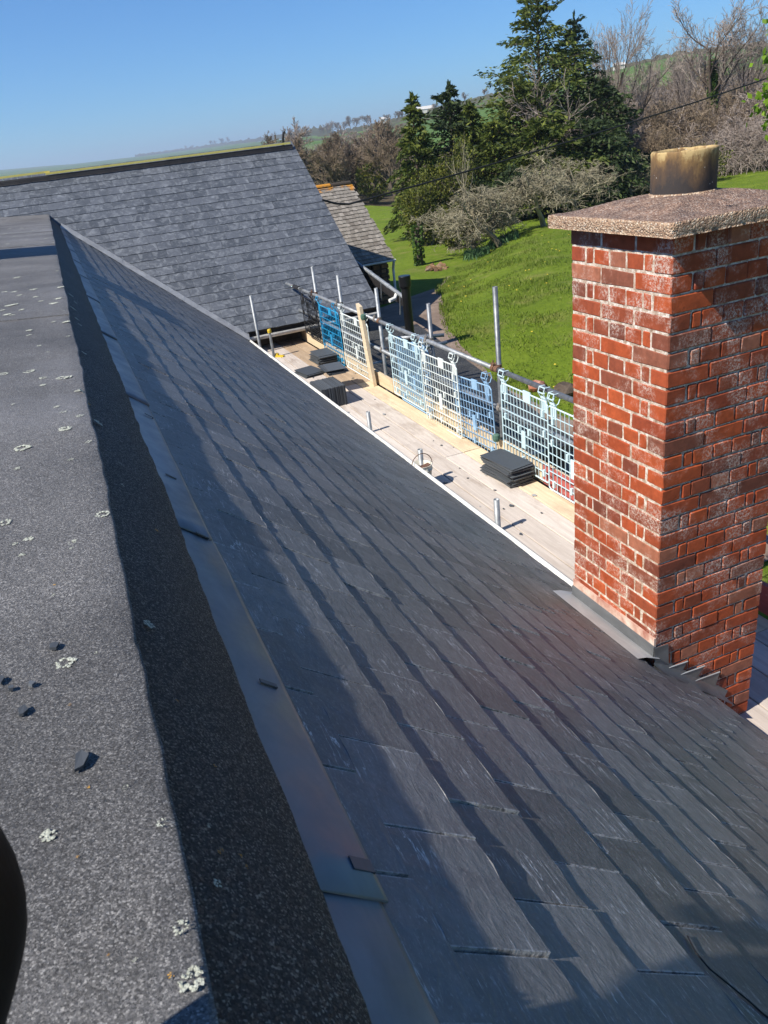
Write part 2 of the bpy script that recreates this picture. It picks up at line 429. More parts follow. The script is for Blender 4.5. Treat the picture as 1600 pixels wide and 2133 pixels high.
# exposed aggregate concrete of the chimney cap
def m_aggr(name, tint, dirt):
    k = NM(name, 0.9, 0, 0.3)
    o = k.pos()
    g = k.voro(o, 150, 'F1', 'Color'); sg = k.n('SeparateColor'); k.l(g, sg.inputs[0])
    c = k.ramp(sg.outputs[0], [(0.0, (0.20, 0.13, 0.09)), (0.4, (0.34, 0.23, 0.16)), (0.75, (0.44, 0.33, 0.23)), (1.0, (0.60, 0.53, 0.44))])
    c = k.mix(1.0, c, tint, 'MULTIPLY')
    c = k.mix(k.math('MULTIPLY', k.ramp(k.noise(o, 14, 6, 0.72), [(0.35, 0.0), (0.62, 1.0)]), dirt), c, (0.06, 0.05, 0.05))
    k.col(c)
    h = k.math('SUBTRACT', 1.0, k.math('MULTIPLY', k.voro(o, 150, 'F1', 'Distance'), 1.3))
    k.bump(h, 0.9, 0.005)
m_aggr('aggregate_side', (1.15, 1.08, 1.0), 0.25)
m_aggr('aggregate_top', (0.85, 0.76, 0.76), 0.6)

k = NM('pot_clay', 0.85, 0, 0.3)
o = k.pos(); sx = k.n('SeparateXYZ'); k.l(o, sx.inputs[0])
zz = k.math('ADD', k.math('MULTIPLY', k.math('ADD', sx.outputs[2], 0.35), 5.6), k.math('MULTIPLY', k.math('SUBTRACT', k.noise(k.map(o, (1, 1, 0.45)), 13, 6, 0.72), 0.5), 1.6))
c = k.ramp(zz, [(0.2, (0.045, 0.038, 0.036)), (0.55, (0.10, 0.064, 0.040)), (0.85, (0.24, 0.145, 0.060)), (1.05, (0.46, 0.33, 0.15))])
c = k.mix(k.math('MULTIPLY', k.ramp(k.noise(o, 46, 4, 0.8), [(0.6, 0.0), (0.66, 1.0)]), 0.5), c, (0.04, 0.035, 0.03))
c = k.mix(k.ramp(k.voro(o, 30, 'F1', 'Distance'), [(0.06, 0.8), (0.09, 0.0)]), c, (0.55, 0.5, 0.42))
k.col(c); k.bump(k.noise(o, 60, 5, 0.7), 0.4, 0.004)

# timber
def m_wood(name, a, b, knots):
    k = NM(name, 0.85, 0, 0.25)
    o = k.obj(); r = k.rnd()
    P = k.map(o, (22, 1.3, 22), (0, 0, 0), r)
    g = k.noise(P, 1.6, 6, 0.65, 0.5)
    c = k.ramp(k.math('ADD', k.math('MULTIPLY', g, 0.75), k.math('MULTIPLY', r, 0.25)), [(0.25, a), (0.7, b)])
    st = k.noise(k.map(o, (3, 1.0, 3), (0, 0, 0), r), 1.7, 5, 0.66)
    c = k.mix(k.math('MULTIPLY', k.ramp(st, [(0.52, 0.0), (0.72, 1.0)]), knots), c, (0.23, 0.16, 0.11))
    sp = k.noise(k.map(o, (9, 5, 9), (0, 0, 0), r), 3.0, 4, 0.75)
    c = k.mix(k.math('MULTIPLY', k.ramp(sp, [(0.62, 0.0), (0.70, 1.0)]), 0.4), c, (0.66, 0.62, 0.57))
    k.col(c); k.bump(g, 0.35, 0.004)
m_wood('weathered_board', (0.40, 0.335, 0.28), (0.64, 0.565, 0.49), 0.55)
m_wood('new_timber', (0.50, 0.38, 0.23), (0.72, 0.59, 0.41), 0.4)
m_wood('brown_board', (0.24, 0.16, 0.10), (0.44, 0.33, 0.22), 0.5)
m_wood('red_board', (0.30, 0.055, 0.05), (0.48, 0.12, 0.10), 0.3)

k = NM('stone', 0.9, 0, 0.3)
o = k.pos(); r = k.rnd()
c = k.ramp(r, [(0.0, (0.10, 0.055, 0.03)), (0.4, (0.22, 0.12, 0.06)), (0.75, (0.32, 0.19, 0.10)), (1.0, (0.18, 0.14, 0.11))])
c = k.mix(1.0, c, k.ramp(k.noise(o, 7, 5, 0.7), [(0.3, 0.65), (0.7, 1.25)]), 'MULTIPLY')
k.col(c); k.bump(k.noise(o, 14, 5, 0.7), 0.8, 0.03)
m_noise('stone_mortar', [(0.3, (0.05, 0.035, 0.025)), (0.7, (0.14, 0.11, 0.085))], 9, 0.95, 0, 0.5, 40, 0.02, 0.2, (1, 1, 1), 5, 'pos')

# ground materials
k = NM('lawn_grass', 0.9, 0, 0.15)
o = k.pos()
a1 = k.noise(o, 0.5, 7, 0.72); a2 = k.noise(k.map(o, (1, 1, 0.4)), 6.0, 6, 0.75)
c = k.ramp(k.math('ADD', k.math('MULTIPLY', a1, 0.5), k.math('MULTIPLY', a2, 0.5)), [(0.32, (0.075, 0.120, 0.010)), (0.5, (0.130, 0.190, 0.014)), (0.66, (0.20, 0.265, 0.026))])
c = k.mix(k.math('MULTIPLY', k.ramp(k.noise(o, 0.9, 5, 0.75), [(0.52, 0.0), (0.72, 1.0)]), 0.6), c, (0.27, 0.235, 0.08))
k.col(c)
b1 = k.bump(k.noise(o, 2.2, 5, 0.7), 0.35, 0.08)
k.bump(k.noise(o, 24, 4, 0.75), 0.9, 0.06, b1)
k = NM('field_grass', 0.95, 0, 0.1)
o = k.pos()
cell = k.voro(k.map(o, (1, 1, 0.0)), 0.0085, 'F1', 'Color'); sc_ = k.n('SeparateColor'); k.l(cell, sc_.inputs[0])
c = k.ramp(sc_.outputs[0], [(0.0, (0.075, 0.13, 0.028)), (0.45, (0.095, 0.165, 0.035)), (0.75, (0.125, 0.155, 0.06)), (1.0, (0.07, 0.14, 0.035))])
c = k.mix(1.0, c, k.ramp(k.noise(o, 0.03, 6, 0.7), [(0.3, 0.75), (0.7, 1.2)]), 'MULTIPLY')
k.col(c)
k = NM('path_dirt', 0.95, 0, 0.2)
o = k.pos()
c = k.ramp(k.math('ADD', k.math('MULTIPLY', k.noise(o, 1.1, 6, 0.7), 0.6), k.math('MULTIPLY', k.noise(o, 13, 5, 0.75), 0.4)), [(0.3, (0.13, 0.092, 0.070)), (0.5, (0.22, 0.163, 0.125)), (0.7, (0.34, 0.265, 0.21))])
k.col(c); k.bump(k.noise(o, 20, 5, 0.7), 0.6, 0.03)
k = NM('scrub_ground', 0.95, 0, 0.1)
o = k.pos()
c = k.ramp(k.noise(o, 0.6, 7, 0.75), [(0.3, (0.06, 0.05, 0.03)), (0.55, (0.12, 0.095, 0.055)), (0.72, (0.10, 0.13, 0.035))])
k.col(c); k.bump(k.noise(o, 5, 5, 0.8), 0.9, 0.15)

# ================================================================== GROUND
def interp(t, xs, ys): return float(np.interp(t, xs, ys))
EDGE = [hz(x, y, -3.3) for x, y in ((1185, 835), (1120, 822), (1040, 793), (1000, 765), (960, 735), (930, 706), (922, 675), (920, 640), (914, 600), (905, 575))]
EDGE.sort(key=lambda p: p.y)
PB_Y = [p.y for p in EDGE] + [24, 40]
PB_X = [p.x for p in EDGE] + [12.5, 20]
def path_z(y): return -3.17 - 0.10 * max(12 - y, 0) - 0.085 * max(y - 13, 0) + 0.04 * max(y - 19, 0)
EL_A = [-180, -40, -2.2, 2, 7.5, 12.2, 16, 19.3, 22.5, 24.2, 30.5, 36.5, 40.7, 46, 60, 110, 180]
EL_E = [1.0, 1.0, 1.08, .92, .86, .90, .86, .76, .92, 1.18, 1.74, 2.14, 2.50, 2.38, 2.2, 1.2, .9]
DD_A = [-180, -8, 10, 14, 17, 21, 24, 30, 36, 46, 120, 180]
DD_D = [1500, 3400, 3000, 2300, 1000, 640, 560, 460, 360, 290, 400, 1500]
def smooth(t):
    t = min(max(t, 0.0), 1.0); return t * t * (3 - 2 * t)
def gz_near(x, y):
    r = math.hypot(x, y); az = math.degrees(math.atan2(x, y))
    xb = interp(y, PB_Y, PB_X)
    zp = path_z(min(max(y, 5), 26))
    lw = -2.85 - (0.034 - 0.016 * smooth((az - 36) / 14)) * max(r - 13, 0)
    lw = max(lw, -4.5)
    d = x - xb
    z = zp + (lw - zp) * smooth(d / 3.0) if d > 0 else zp
    if d > 0:
        z += 0.05 * noise.noise(Vector((x * 0.9, y * 0.9, 0))) * min(d, 1.0) + 0.025 * noise.noise(Vector((x * 2.3, y * 2.3, 4))) * min(d, 1.0)
    return z + 0.03 * noise.noise(Vector((x * 0.3, y * 0.3, 3)))
def gz(x, y):
    r = math.hypot(x, y); az = math.degrees(math.atan2(x, y))
    if r < 60: return gz_near(x, y)
    D = interp(az, DD_A, DD_D); zt = D * math.tan(rad(interp(az, EL_A, EL_E)))
    s = (r - 60) / (D - 60)
    zn = gz_near(x * 60 / r, y * 60 / r)
    right = smooth((az - 26) / 10)
    dip = (1 - right) * -3.5 * smooth((r - 70) / 50) * smooth(1.2 - s)
    if s <= 1:
        z = zn + (zt - zn) * (s ** (1.25 - 0.35 * right)) + dip * (1 - smooth(s * 2.2))
    else:
        z = zt - (r - D) * 0.06
    return z + 0.4 * noise.noise(Vector((x * 0.03, y * 0.03, 7))) * smooth((r - 60) / 40)

def polar(rs, azs, zoff=0.0, zmin=None):
    v = []; f = []
    n = len(azs)
    for r in rs:
        for a in azs:
            x = r * math.sin(rad(a)); y = r * math.cos(rad(a))
            z = gz(x, y) + zoff
            if zmin is not None: z = max(z, zmin)
            v.append((x, y, z))
    for i in range(len(rs) - 1):
        for j in range(n - 1):
            f.append((i * n + j, i * n + j + 1, (i + 1) * n + j + 1, (i + 1) * n + j))
    return v, f
def sheet(name, v, f, mat, kind='structure', smooth_=True):
    me = bpy.data.meshes.new(name); me.from_pydata(v, [], f); me.materials.append(MAT[mat])
    if smooth_: me.polygons.foreach_set('use_smooth', [True] * len(f))
    me.update()
    o = link(name, me); return tag(o, kind=kind)
near_r = list(np.concatenate([[0.0], np.linspace(3, 45, 120), np.linspace(46, 74, 24)]))
az_list = list(np.concatenate([np.linspace(-180, -20, 41), np.arange(-19, 60, 0.8), np.linspace(60, 180, 41)]))
v, f = polar(near_r, az_list); sheet('lawn', v, f, 'lawn_grass')
far_r = list(np.concatenate([np.linspace(72, 160, 34), np.geomspace(165, 4200, 60)]))
v, f = polar(far_r, az_list, -0.15); sheet('hillside', v, f, 'field_grass')
# ground skirt out to the horizon
v, f = polar([4100, 5200], list(np.linspace(-180, 180, 73)), -2.0, -60.0); sheet('horizon_terrain', v, f, 'field_grass')

# path sheet with a ragged lawn edge, and the scrub floor under the woodland
v = []; f = []
ys = np.linspace(4.5, 20.5, 110)
for i, y in enumerate(ys):
    xb = interp(y, PB_Y, PB_X) + 0.06 * noise.noise(Vector((0, y * 1.3, 2))) + 0.03 * noise.noise(Vector((4, y * 6, 2)))
    w = 3.0 if y < 15 else max(3.0 - (y - 15) * 0.75, 0.05)
    for j in range(7):
        x = xb - w + (w + 0.05) * j / 6
        v.append((x, y, gz(x, y) + 0.014))
for i in range(len(ys) - 1):
    for j in range(6):
        f.append((i * 7 + j, i * 7 + j + 1, (i + 1) * 7 + j + 1, (i + 1) * 7 + j))
sheet('path', v, f, 'path_dirt')
v, f = polar(list(np.linspace(60, 175, 40)), list(np.linspace(6, 27, 40)), 0.05); sheet('woodland_floor', v, f, 'scrub_ground')
v, f = polar(list(np.concatenate([np.linspace(47, 150, 40)])), list(np.linspace(30, 66, 50)), 0.05)
sheet('scrub_slope', v, f, 'scrub_ground')

# ================================================================== FARMHOUSE
S = 0.839                                   # slope of the slated roof (40 degrees)
CZ = -2.44 + S * 2.11                       # z of the slate face at x = 0
SQ = math.hypot(1, S)
DN = Vector((1 / SQ, 0, -S / SQ))           # down the slope
NR = Vector((S / SQ, 0, 1 / SQ))            # out of the slope
def rp(v_, y, h=0.0):                       # point on the slope: v_ metres down from x = 0, h above the slate face
    p = DN * v_ + NR * h
    return Vector((p.x, y, p.z + CZ))
BT = 0.714                                  # barn slope
BY0, BZ0 = 13.05, -2.66
def barn_z(y): return BZ0 + BT * (y - BY0)
def valley_y(v_, h=0.0):
    z = rp(v_, 0, h).z
    return BY0 + (z - BZ0) / BT
RF = Matrix(((DN.x, 0, NR.x, 0), (0, 1, 0, 0), (DN.z, 0, NR.z, 0), (0, 0, 0, 1)))

house = empty('farmhouse', (0, 6, -3.3), 'long farmhouse roof in the foreground with dark new slates, felt top and red brick chimney', 'house')
house_walls = MB()
house_walls.box((0.25, 4.9, -3.5), (4.1, 16.6, 1.4))
house_walls.build('wall', MAT['render_wall'], house)
# roof deck (boards below the slates) and the far slope
rf = MB()
NS = 24
def deck_quad(v0, v1, h, y0):
    return [rp(v0, y0, h), rp(v1, y0, h), rp(v1, valley_y(v1, h) + 0.05, h), rp(v0, valley_y(v0, h) + 0.05, h)]
rf.prism(deck_quad(-0.02, 3.16, -0.020, -3.0), NR * -0.05)
rf.prism([(-1.5, -3, -0.63), (-4.1, -3, -2.8), (-4.1, 13, -2.8), (-1.5, 16, -0.63)], (0, 0, -0.06))
roof = rf.build('roof', MAT['slate'], house)
# --- slates
SL_T, SL_L, SL_W, GAU = 0.0072, 0.40, 0.2, 0.172
def slate_shape(seed, L, Wd, t, rag=0.0026, n=8):
    """slate: top face dressed to a ragged tail with a chipped arris; local x runs down the slope, origin at the tail centre"""
    q = random.Random(seed)
    vs = []
    w = Wd / 2 - q.uniform(0.0016, 0.0034)
    tail = [(q.uniform(-rag, rag), -w + 2 * w * i / n) for i in range(n + 1)]
    tb = [(x + q.uniform(0.0005, 0.0022), y) for x, y in tail]
    hd = [(-L, -w), (-L, w)]
    vs = [(hd[0][0], hd[0][1], t), (hd[1][0], hd[1][1], t)] + [(x, y, t * q.uniform(0.85, 1.1)) for x, y in tail] \
        + [(hd[0][0], hd[0][1], 0), (hd[1][0], hd[1][1], 0)] + [(x, y, 0) for x, y in tb]
    T = n + 3
    top = [0] + [2 + i for i in range(n + 1)] + [1]
    fs = [tuple(top)]
    for i in range(n): fs.append((2 + i, T + 2 + i, T + 3 + i, 3 + i))
    fs.append((0, T, T + 2, 2)); fs.append((1, 2 + n, T + 2 + n, T + 1))
    return vs, fs
slate_meshes = []
for sd in range(14):
    vs, fs = slate_shape(sd, SL_L, SL_W, SL_T * (0.8 + 0.045 * sd))
    b = MB(); b.add(vs, fs, 0, vs); slate_meshes.append(b.mesh('roof_slate', MAT['slate']))
cand = []
for kk in range(18):
    tail = 0.25 + GAU * kk
    off = 0.535 if kk % 2 else 0.635
    j0 = int((-1.2 - off) / SL_W)
    for j in range(j0, 90):
        yc = off + SL_W * j + SL_W / 2
        yv = valley_y(tail - 0.1)
        if yc - SL_W / 2 > yv - 0.02: break
        clip = yc + SL_W / 2 > valley_y(tail) - 0.03
        # leave out those inside the chimney
        p = rp(tail - 0.08, yc)
        if 2.13 < p.x < 2.74 and 2.44 < yc < 3.02: continue
        cand.append((kk, tail, yc, clip, p))
def slate_mat(tail, yc):
    q = random.Random(int(tail * 1000) * 7919 + int(yc * 1000))
    lift = SL_T * 2.55 * q.uniform(0.97, 1.08)
    tilt = math.asin(lift / SL_L) + q.gauss(0, 0.0011)
    roll = q.gauss(0, 0.0020)
    M = Matrix.Translation(rp(tail + q.uniform(-0.003, 0.003), yc, lift - 0.0185)) @ RF @ Matrix.Rotation(-tilt, 4, 'Y') @ Matrix.Rotation(roll, 4, 'X') @ Matrix.Rotation(q.gauss(0, 0.0045), 4, 'Z')
    return M
short_lib = []
for sd in range(6):
    vs, fs = slate_shape(50 + sd, 0.23, SL_W, SL_T)
    b = MB(); b.add(vs, fs, 0, vs); short_lib.append(b.mesh('roof_slate', MAT['slate']))
order = sorted([c_ for c_ in cand if not c_[3] and in_frame(c_[4], 60)], key=lambda c_: c_[4].length)
solo = set(id(c_) for c_ in order[:300])
stuff = MB()
for c_ in cand:
    kk, tail, yc, clip, p = c_
    M = slate_mat(tail, yc)
    if id(c_) in solo:
        link('roof_slate', random.choice(short_lib) if kk == 0 else slate_meshes[random.randrange(14)], roof, M)
    else:
        vs, fs = slate_shape(random.randrange(10 ** 6), 0.23 if kk == 0 else SL_L, SL_W, SL_T * random.uniform(0.8, 1.4), 0.003, 4)
        pts = [M @ Vector(q_) for q_ in vs]
        if clip:
            pts2 = []
            for q_ in pts:
                # pull the cut corners back to the valley line
                lim = BY0 + (q_.z - BZ0) / BT - 0.035
                pts2.append(Vector((q_.x, min(q_.y, lim), q_.z)))
            pts = pts2
        stuff.add(pts, fs, 0, vs)
tag(stuff.build('roof_slate', MAT['slate'], roof, fix=False), kind='stuff')

# --- felt top
def wav(y, a=0.004, s=3.0, ph=0.0): return a * noise.noise(Vector((ph, y * s, 1.3))) + a * 0.5 * noise.noise(Vector((ph + 5, y * s * 4, 2.3)))
FZ = -0.556
FT = 0.075                                  # the felt rises a little to the left
def felt_z(x, y): return FZ + FT * max(-0.04 - x, 0) + 0.004 * noise.noise(Vector((x * 3, y * 1.3, 0))) + (0.05 * smooth((y - 15.2) / 1.0) if y > 15.2 else 0)
v = []; f = []
ys = np.concatenate([np.linspace(-2.5, 0.2, 8), np.linspace(0.25, 4, 150), np.linspace(4.05, 16.2, 160)])
xs = [-1.5, -1.2, -0.95, -0.75, -0.6, -0.48, -0.38, -0.3, -0.23, -0.17, -0.12, -0.08]
for y in ys:
    e = -0.040 + wav(y, 0.007, 1.4) + wav(y, 0.004, 9, 3)
    for x in xs: v.append((x, min(y, 16.02), felt_z(x, y)))
    v.append((e - 0.006, min(y, 16.02), felt_z(e, y) - 0.001)); v.append((e, min(y, 16.02), felt_z(e, y) - 0.004)); v.append((e - 0.001, min(y, 16.02), felt_z(e, y) - 0.012))
n = len(xs) + 3
for i in range(len(ys) - 1):
    for j in range(n - 1): f.append((i * n + j, i * n + j + 1, (i + 1) * n + j + 1, (i + 1) * n + j))
me = bpy.data.meshes.new('felt_sheet'); me.from_pydata(v, [], f); me.materials.append(MAT['felt'])
me.polygons.foreach_set('use_smooth', [True] * len(f)); me.update()
felt = link('felt_sheet', me, house)
# lap seams of the felt
for yl in (3.9, 8.75, 11.2):
    v = []; f = []
    for i in range(41):
        x = -1.5 + (1.455) * i / 40; yy = yl + 0.02 * noise.noise(Vector((x * 3, yl, 0))) + 0.008 * noise.noise(Vector((x * 14, yl, 3)))
        v += [(x, yy, felt_z(x, yy) - 0.0005), (x, yy + 0.002, felt_z(x, yy) + 0.0045), (x, yy + 0.12, felt_z(x, yy + 0.12) + 0.003), (x, yy + 0.16, felt_z(x, yy + 0.16) - 0.001)]
    for i in range(40):
        for b in range(3): f.append((i * 4 + b, (i + 1) * 4 + b, (i + 1) * 4 + b + 1, i * 4 + b + 1))
    me = bpy.data.meshes.new('felt_lap'); me.from_pydata(v, [], f); me.materials.append(MAT['felt']); me.update()
    link('felt_lap', me, felt)
# dressed-down felt edge
v = []; f = []
vv = [-0.085, -0.055, -0.02, 0.02, 0.055]
for y in ys:
    e = 0.088 + wav(y, 0.010, 1.1, 9) + wav(y, 0.005, 9, 4) + 0.002 * (y if y < 8 else 8)
    yy = min(y, valley_y(0.03) - 0.02)
    e3 = rp(e, yy, 0.012)
    for i_, t_ in enumerate((0.0, 0.06, 0.3, 0.6, 0.86)):
        p0 = Vector((-0.056, yy, FZ - 0.007))
        p = p0.lerp(e3, t_) + Vector((1, 0, 0.7)) * (0.007 * math.sin(math.pi * t_) + 0.003 * noise.noise(Vector((t_ * 3, y * 3, 8))) * (t_ > 0.1))
        v.append(p)
    v.append(rp(e - 0.004, yy, 0.0125)); v.append(rp(e, yy, 0.010)); v.append(rp(e - 0.001, yy, 0.003))
n = len(vv) + 3
for i in range(len(ys) - 1):
    for j in range(n - 1): f.append((i * n + j, i * n + j + 1, (i + 1) * n + j + 1, (i + 1) * n + j))
me = bpy.data.meshes.new('felt_edge'); me.from_pydata(v, [], f); me.materials.append(MAT['felt_edge'])
me.polygons.foreach_set('use_smooth', [True] * len(f)); me.update()
felt_edge = link('felt_edge', me, house)

# --- lichen on the felt (photo positions, ring shaped rosettes)
def rosette(c, R_, nrm, ring, mat, parent, seed, name='lichen_patch'):
    """crust of small irregular lobes, dying out in the middle when ring > 0"""
    q = random.Random(seed)
    a = nrm.orthogonal().normalized(); b = nrm.cross(a)
    mb = MB()
    nl = int(min(64, max(12, R_ * 3600)))
    for i in range(nl):
        th = q.uniform(0, 2 * math.pi)
        edge_ = 1.0 + 0.35 * noise.noise(Vector((math.cos(th) * 1.6, math.sin(th) * 1.6, seed * 1.7)))
        t_ = ring + (1 - ring) * q.random() ** 0.6 if ring > 0.05 else q.random() ** 0.55
        p = c + (a * math.cos(th) + b * math.sin(th)) * (R_ * edge_ * t_ * 0.92)
        r_ = R_ * q.uniform(0.10, 0.27) * (0.8 if ring > 0.05 else 1.0); n_ = 6; ph = q.uniform(0, 6)
        vs = [p + nrm * 0.0004 + (a * math.cos(ph + 1.047 * k_) + b * math.sin(ph + 1.047 * k_)) * r_ * q.uniform(0.6, 1.3) for k_ in range(n_)]
        vs.append(p + nrm * min(0.0022, r_ * q.uniform(0.25, 0.6)))
        mb.add(vs, [(k_, (k_ + 1) % n_, n_) for k_ in range(n_)])
    mb.build(name, MAT[mat], parent, fix=False)
UP = Vector((0, 0, 1))
FN = Vector((FT, 0, 1)).normalized()
def hfelt(x, y, h=0.0): return hit(x, y, FN, FN.dot(Vector((-0.04, 0, FZ + h))))
LICH = [(135, 1380, 24, .45), (102, 1740, 21, 0), (45, 933, 21, .55), (135, 893, 17, .3), (8, 1089, 17, .5), (60, 774, 13, .6), (7, 779, 12, .6),
        (212, 1071, 17, .5), (148, 1129, 14, .2), (145, 1143, 9, 0), (166, 866, 9, .2), (27, 842, 5, 0), (90, 787, 10, .4), (130, 787, 14, .6), (142, 785, 10, 0),
        (90, 802, 8, 0), (162, 814, 9, .3), (118, 847, 7, 0), (132, 858, 8, .4), (36, 975, 9, 0), (184, 920, 9, .3), (147, 957, 8, .2), (60, 1122, 12, 0),
        (30, 1133, 8, 0), (45, 1156, 9, 0), (338, 1714, 13, .5), (375, 1932, 20, .5), (400, 2040, 30, .4), (430, 2010, 18, .2), (110, 1240, 6, 0), (130, 1190, 6, 0),
        (8, 608, 9, .4), (27, 608, 9, .4), (68, 603, 9, .3), (85, 627, 6, 0), (110, 632, 11, 0), (120, 622, 9, 0), (20, 636, 12, 0), (45, 645, 7, 0), (74, 618, 7, 0),
        (126, 598, 8, 0), (35, 578, 8, .4), (118, 564, 4, 0), (60, 688, 8, 0), (40, 615, 7, 0), (15, 655, 9, 0), (130, 648, 6, 0), (112, 670, 6, 0), (138, 670, 9, 0),
        (60, 698, 6, 0), (81, 720, 6, 0), (100, 733, 4, 0), (30, 634, 8, 0), (142, 700, 5, 0), (25, 656, 6, 0), (5, 646, 6, 0), (250, 1130, 6, 0), (260, 1640, 9, .3),
        (20, 476, 4, 0), (45, 475, 4, 0), (70, 480, 4, 0), (90, 478, 3, 0), (30, 492, 4, 0), (55, 500, 4, 0), (95, 497, 4, 0), (15, 508, 5, 0), (75, 511, 4, 0), (105, 512, 4, 0),
        (35, 518, 5, 0), (60, 486, 3, 0), (10, 487, 4, 0), (88, 505, 3, 0), (50, 511, 3, 0), (112, 505, 3, 0), (205, 1218, 5, 0), (280, 2000, 7, 0), (200, 1360, 5, 0)]
for i, (x, y, R_, rg) in enumerate(LICH):
    c = hfelt(x, y, 0.001)
    if c.x > -0.055: c.x = -0.055
    w = c.dot(CAM_F)
    rosette(c, R_ * w / F_PX * 0.92, UP, max(rg, 0.02), 'lichen', felt, i)
for i, (x, y, R_) in enumerate([(185, 1640, 6), (162, 1785, 4), (357, 2032, 8), (145, 1468, 4), (112, 1218, 4), (180, 1235, 3), (225, 1990, 4)]):
    c = hfelt(x, y, 0.001); rosette(c, R_ * c.dot(CAM_F) / F_PX, UP, 0.02, 'orange_lichen', felt, 200 + i)
for i, (x, y, R_, m_) in enumerate([(310, 1300, 15, 'lichen'), (453, 1838, 14, 'lichen'), (205, 880, 11, 'lichen'), (172, 815, 10, 'lichen'), (255, 1010, 6, 'lichen'), (435, 1720, 8, 'lichen'),
                                (160, 664, 6, 'lichen'), (166, 676, 6, 'lichen'), (148, 615, 7, 'lichen'), (152, 642, 7, 'lichen'), (157, 630, 5, 'lichen'), (175, 735, 7, 'lichen'), (250, 965, 5, 'lichen'),
                                (447, 1595, 5, 'orange_lichen'), (370, 1460, 5, 'orange_lichen'), (457, 1775, 6, 'orange_lichen'), (500, 1783, 6, 'orange_lichen'), (513, 1806, 6, 'orange_lichen'), (186, 842, 5, 'orange_lichen'), (327, 1105, 6, 'orange_lichen'), (462, 1770, 5, 'orange_lichen')]):
    sa = Vector((-0.056, 0, FZ - 0.007)); sb_ = rp(0.09, 0, 0.012); sn = Vector((-(sb_.z - sa.z), 0, sb_.x - sa.x)).normalized()
    c = hit(x, y, sn, sn.dot(sa) + 0.0085); rosette(c, R_ * c.dot(CAM_F) / F_PX, sn, 0.02, m_, felt_edge, 300 + i)

# --- lead flashing below the felt, in lapped lengths
laps = [-1.0, 0.585, 1.63, 2.9, 4.3, 5.8, 7.3, 8.8, 10.3, 11.8, 13.3, 15.62]
for i in range(len(laps) - 1):
    y0, y1 = laps[i], laps[i + 1] + 0.06
    v = []; f = []
    N_ = max(10, int((y1 - y0) / 0.06))
    for a in range(N_ + 1):
        y = y0 + (y1 - y0) * a / N_
        lap = 0.0055 * (1 - a / N_) 
        e = 0.182 + wav(y, 0.004, 1.6, 20 + i) + (0.004 if i % 2 else 0)
        dent = 0.0035 * noise.noise(Vector((i, y * 5, 0))) + 0.0015 * noise.noise(Vector((i + 7, y * 17, 0)))
        v += [rp(0.02, y, 0.006 + lap), rp(0.11, y, 0.0065 + lap + dent), rp(e - 0.01, y, 0.0065 + lap + dent), rp(e, y, 0.004 + lap), rp(e, y, 0.001 + lap)]
    for a in range(N_):
        for b in range(4): f.append((a * 5 + b, a * 5 + b + 1, (a + 1) * 5 + b + 1, (a + 1) * 5 + b))
    f.append((4, 3, 2, 1, 0))
    me = bpy.data.meshes.new('lead_flashing'); me.from_pydata(v, [], f); me.materials.append(MAT['lead'])
    me.polygons.foreach_set('use_smooth', [True] * len(f)); me.update()
    link('lead_flashing', me, house)
# lead clips
for (x, y, a, wd) in ((757, 1806, 0.12, 0.020), (562, 1428, 0.5, 0.010), (424, 1118, 0.3, 0.008), (305, 765, 0.2, 0.010), (312, 868, 0.2, 0.010), (358, 995, 0.2, 0.008)):
    c = hit(x, y, NR, NR.dot(rp(0, 0, 0.010)))
    v0 = (c - Vector((0, 0, CZ))).dot(DN)
    mb = MB(); mb.prism([rp(v0 - 0.02, c.y - wd / 2, 0.0125), rp(v0 + 0.012, c.y - wd / 2, 0.0115), rp(v0 + 0.012, c.y + wd / 2, 0.0115), rp(v0 - 0.02, c.y + wd / 2, 0.0125)], NR * 0.002)
    mb.box(rp(v0 + 0.011, c.y, 0.009), (0.002, wd, 0.009), RF.to_3x3())
    mb.build('lead_clip', MAT['lead_dark'], house)
# valley lead
vp = []
for i in range(6):
    va, vb = 0.10 + 0.52 * i, 0.10 + 0.52 * (i + 1) + 0.02
    mb = MB()
    def vq(vv_, off, h): return rp(vv_, valley_y(vv_, h) + off, h)
    lift = 0.003 * (6 - i)
    k2 = 0.003 * (i % 2)
    pts_a = [vq(va, -0.17, 0.010 + k2), vq(va, -0.07, 0.055 + k2), vq(va, 0.05, 0.105 + k2)]
    pts_b = [vq(vb, -0.17, 0.010 + k2), vq(vb, -0.07, 0.055 + k2), vq(vb, 0.05, 0.105 + k2)]
    mb.add(pts_a + pts_b, [(0, 3, 4, 1), (1, 4, 5, 2)])
    mb.build('valley_lead', MAT['lead_pale'], house, fix=False)
mb = MB(); e_ = vq(3.19, -0.05, 0.02)
mb.prism([e_ + Vector((-0.05, -0.07, 0.0)), e_ + Vector((0.05, -0.05, -0.06)), e_ + Vector((0.07, 0.05, -0.05)), e_ + Vector((-0.03, 0.06, 0.03))], (0, 0, 0.008))
mb.build('valley_lead', MAT['lead_pale'], house)
# gutter along the eave
mb = MB()
gxs = 2.462; gz0 = rp(3.19, 0, 0).z - 0.012
prof = [(0, 0.0), (0.006, -0.03), (0.03, -0.05), (0.055, -0.03), (0.058, 0.0), (0.050, 0.0), (0.046, -0.026), (0.03, -0.042), (0.012, -0.026), (0.008, 0.0)]
vs = []
gy = [-3.0, -1.5, 0, 1.5, 2.36, 3.09, 4.5, 6, 7.5, 9, 10.5, 11.8, 12.96]
for (ya, yb) in ((3.07, 12.95),):
    b = [Vector((gxs + px_ - 0.014, ya, gz0 + pz_)) for px_, pz_ in prof]
    mb.prism(b, (0, yb - ya, 0))
mb.build('gutter', MAT['white_plastic'], house)

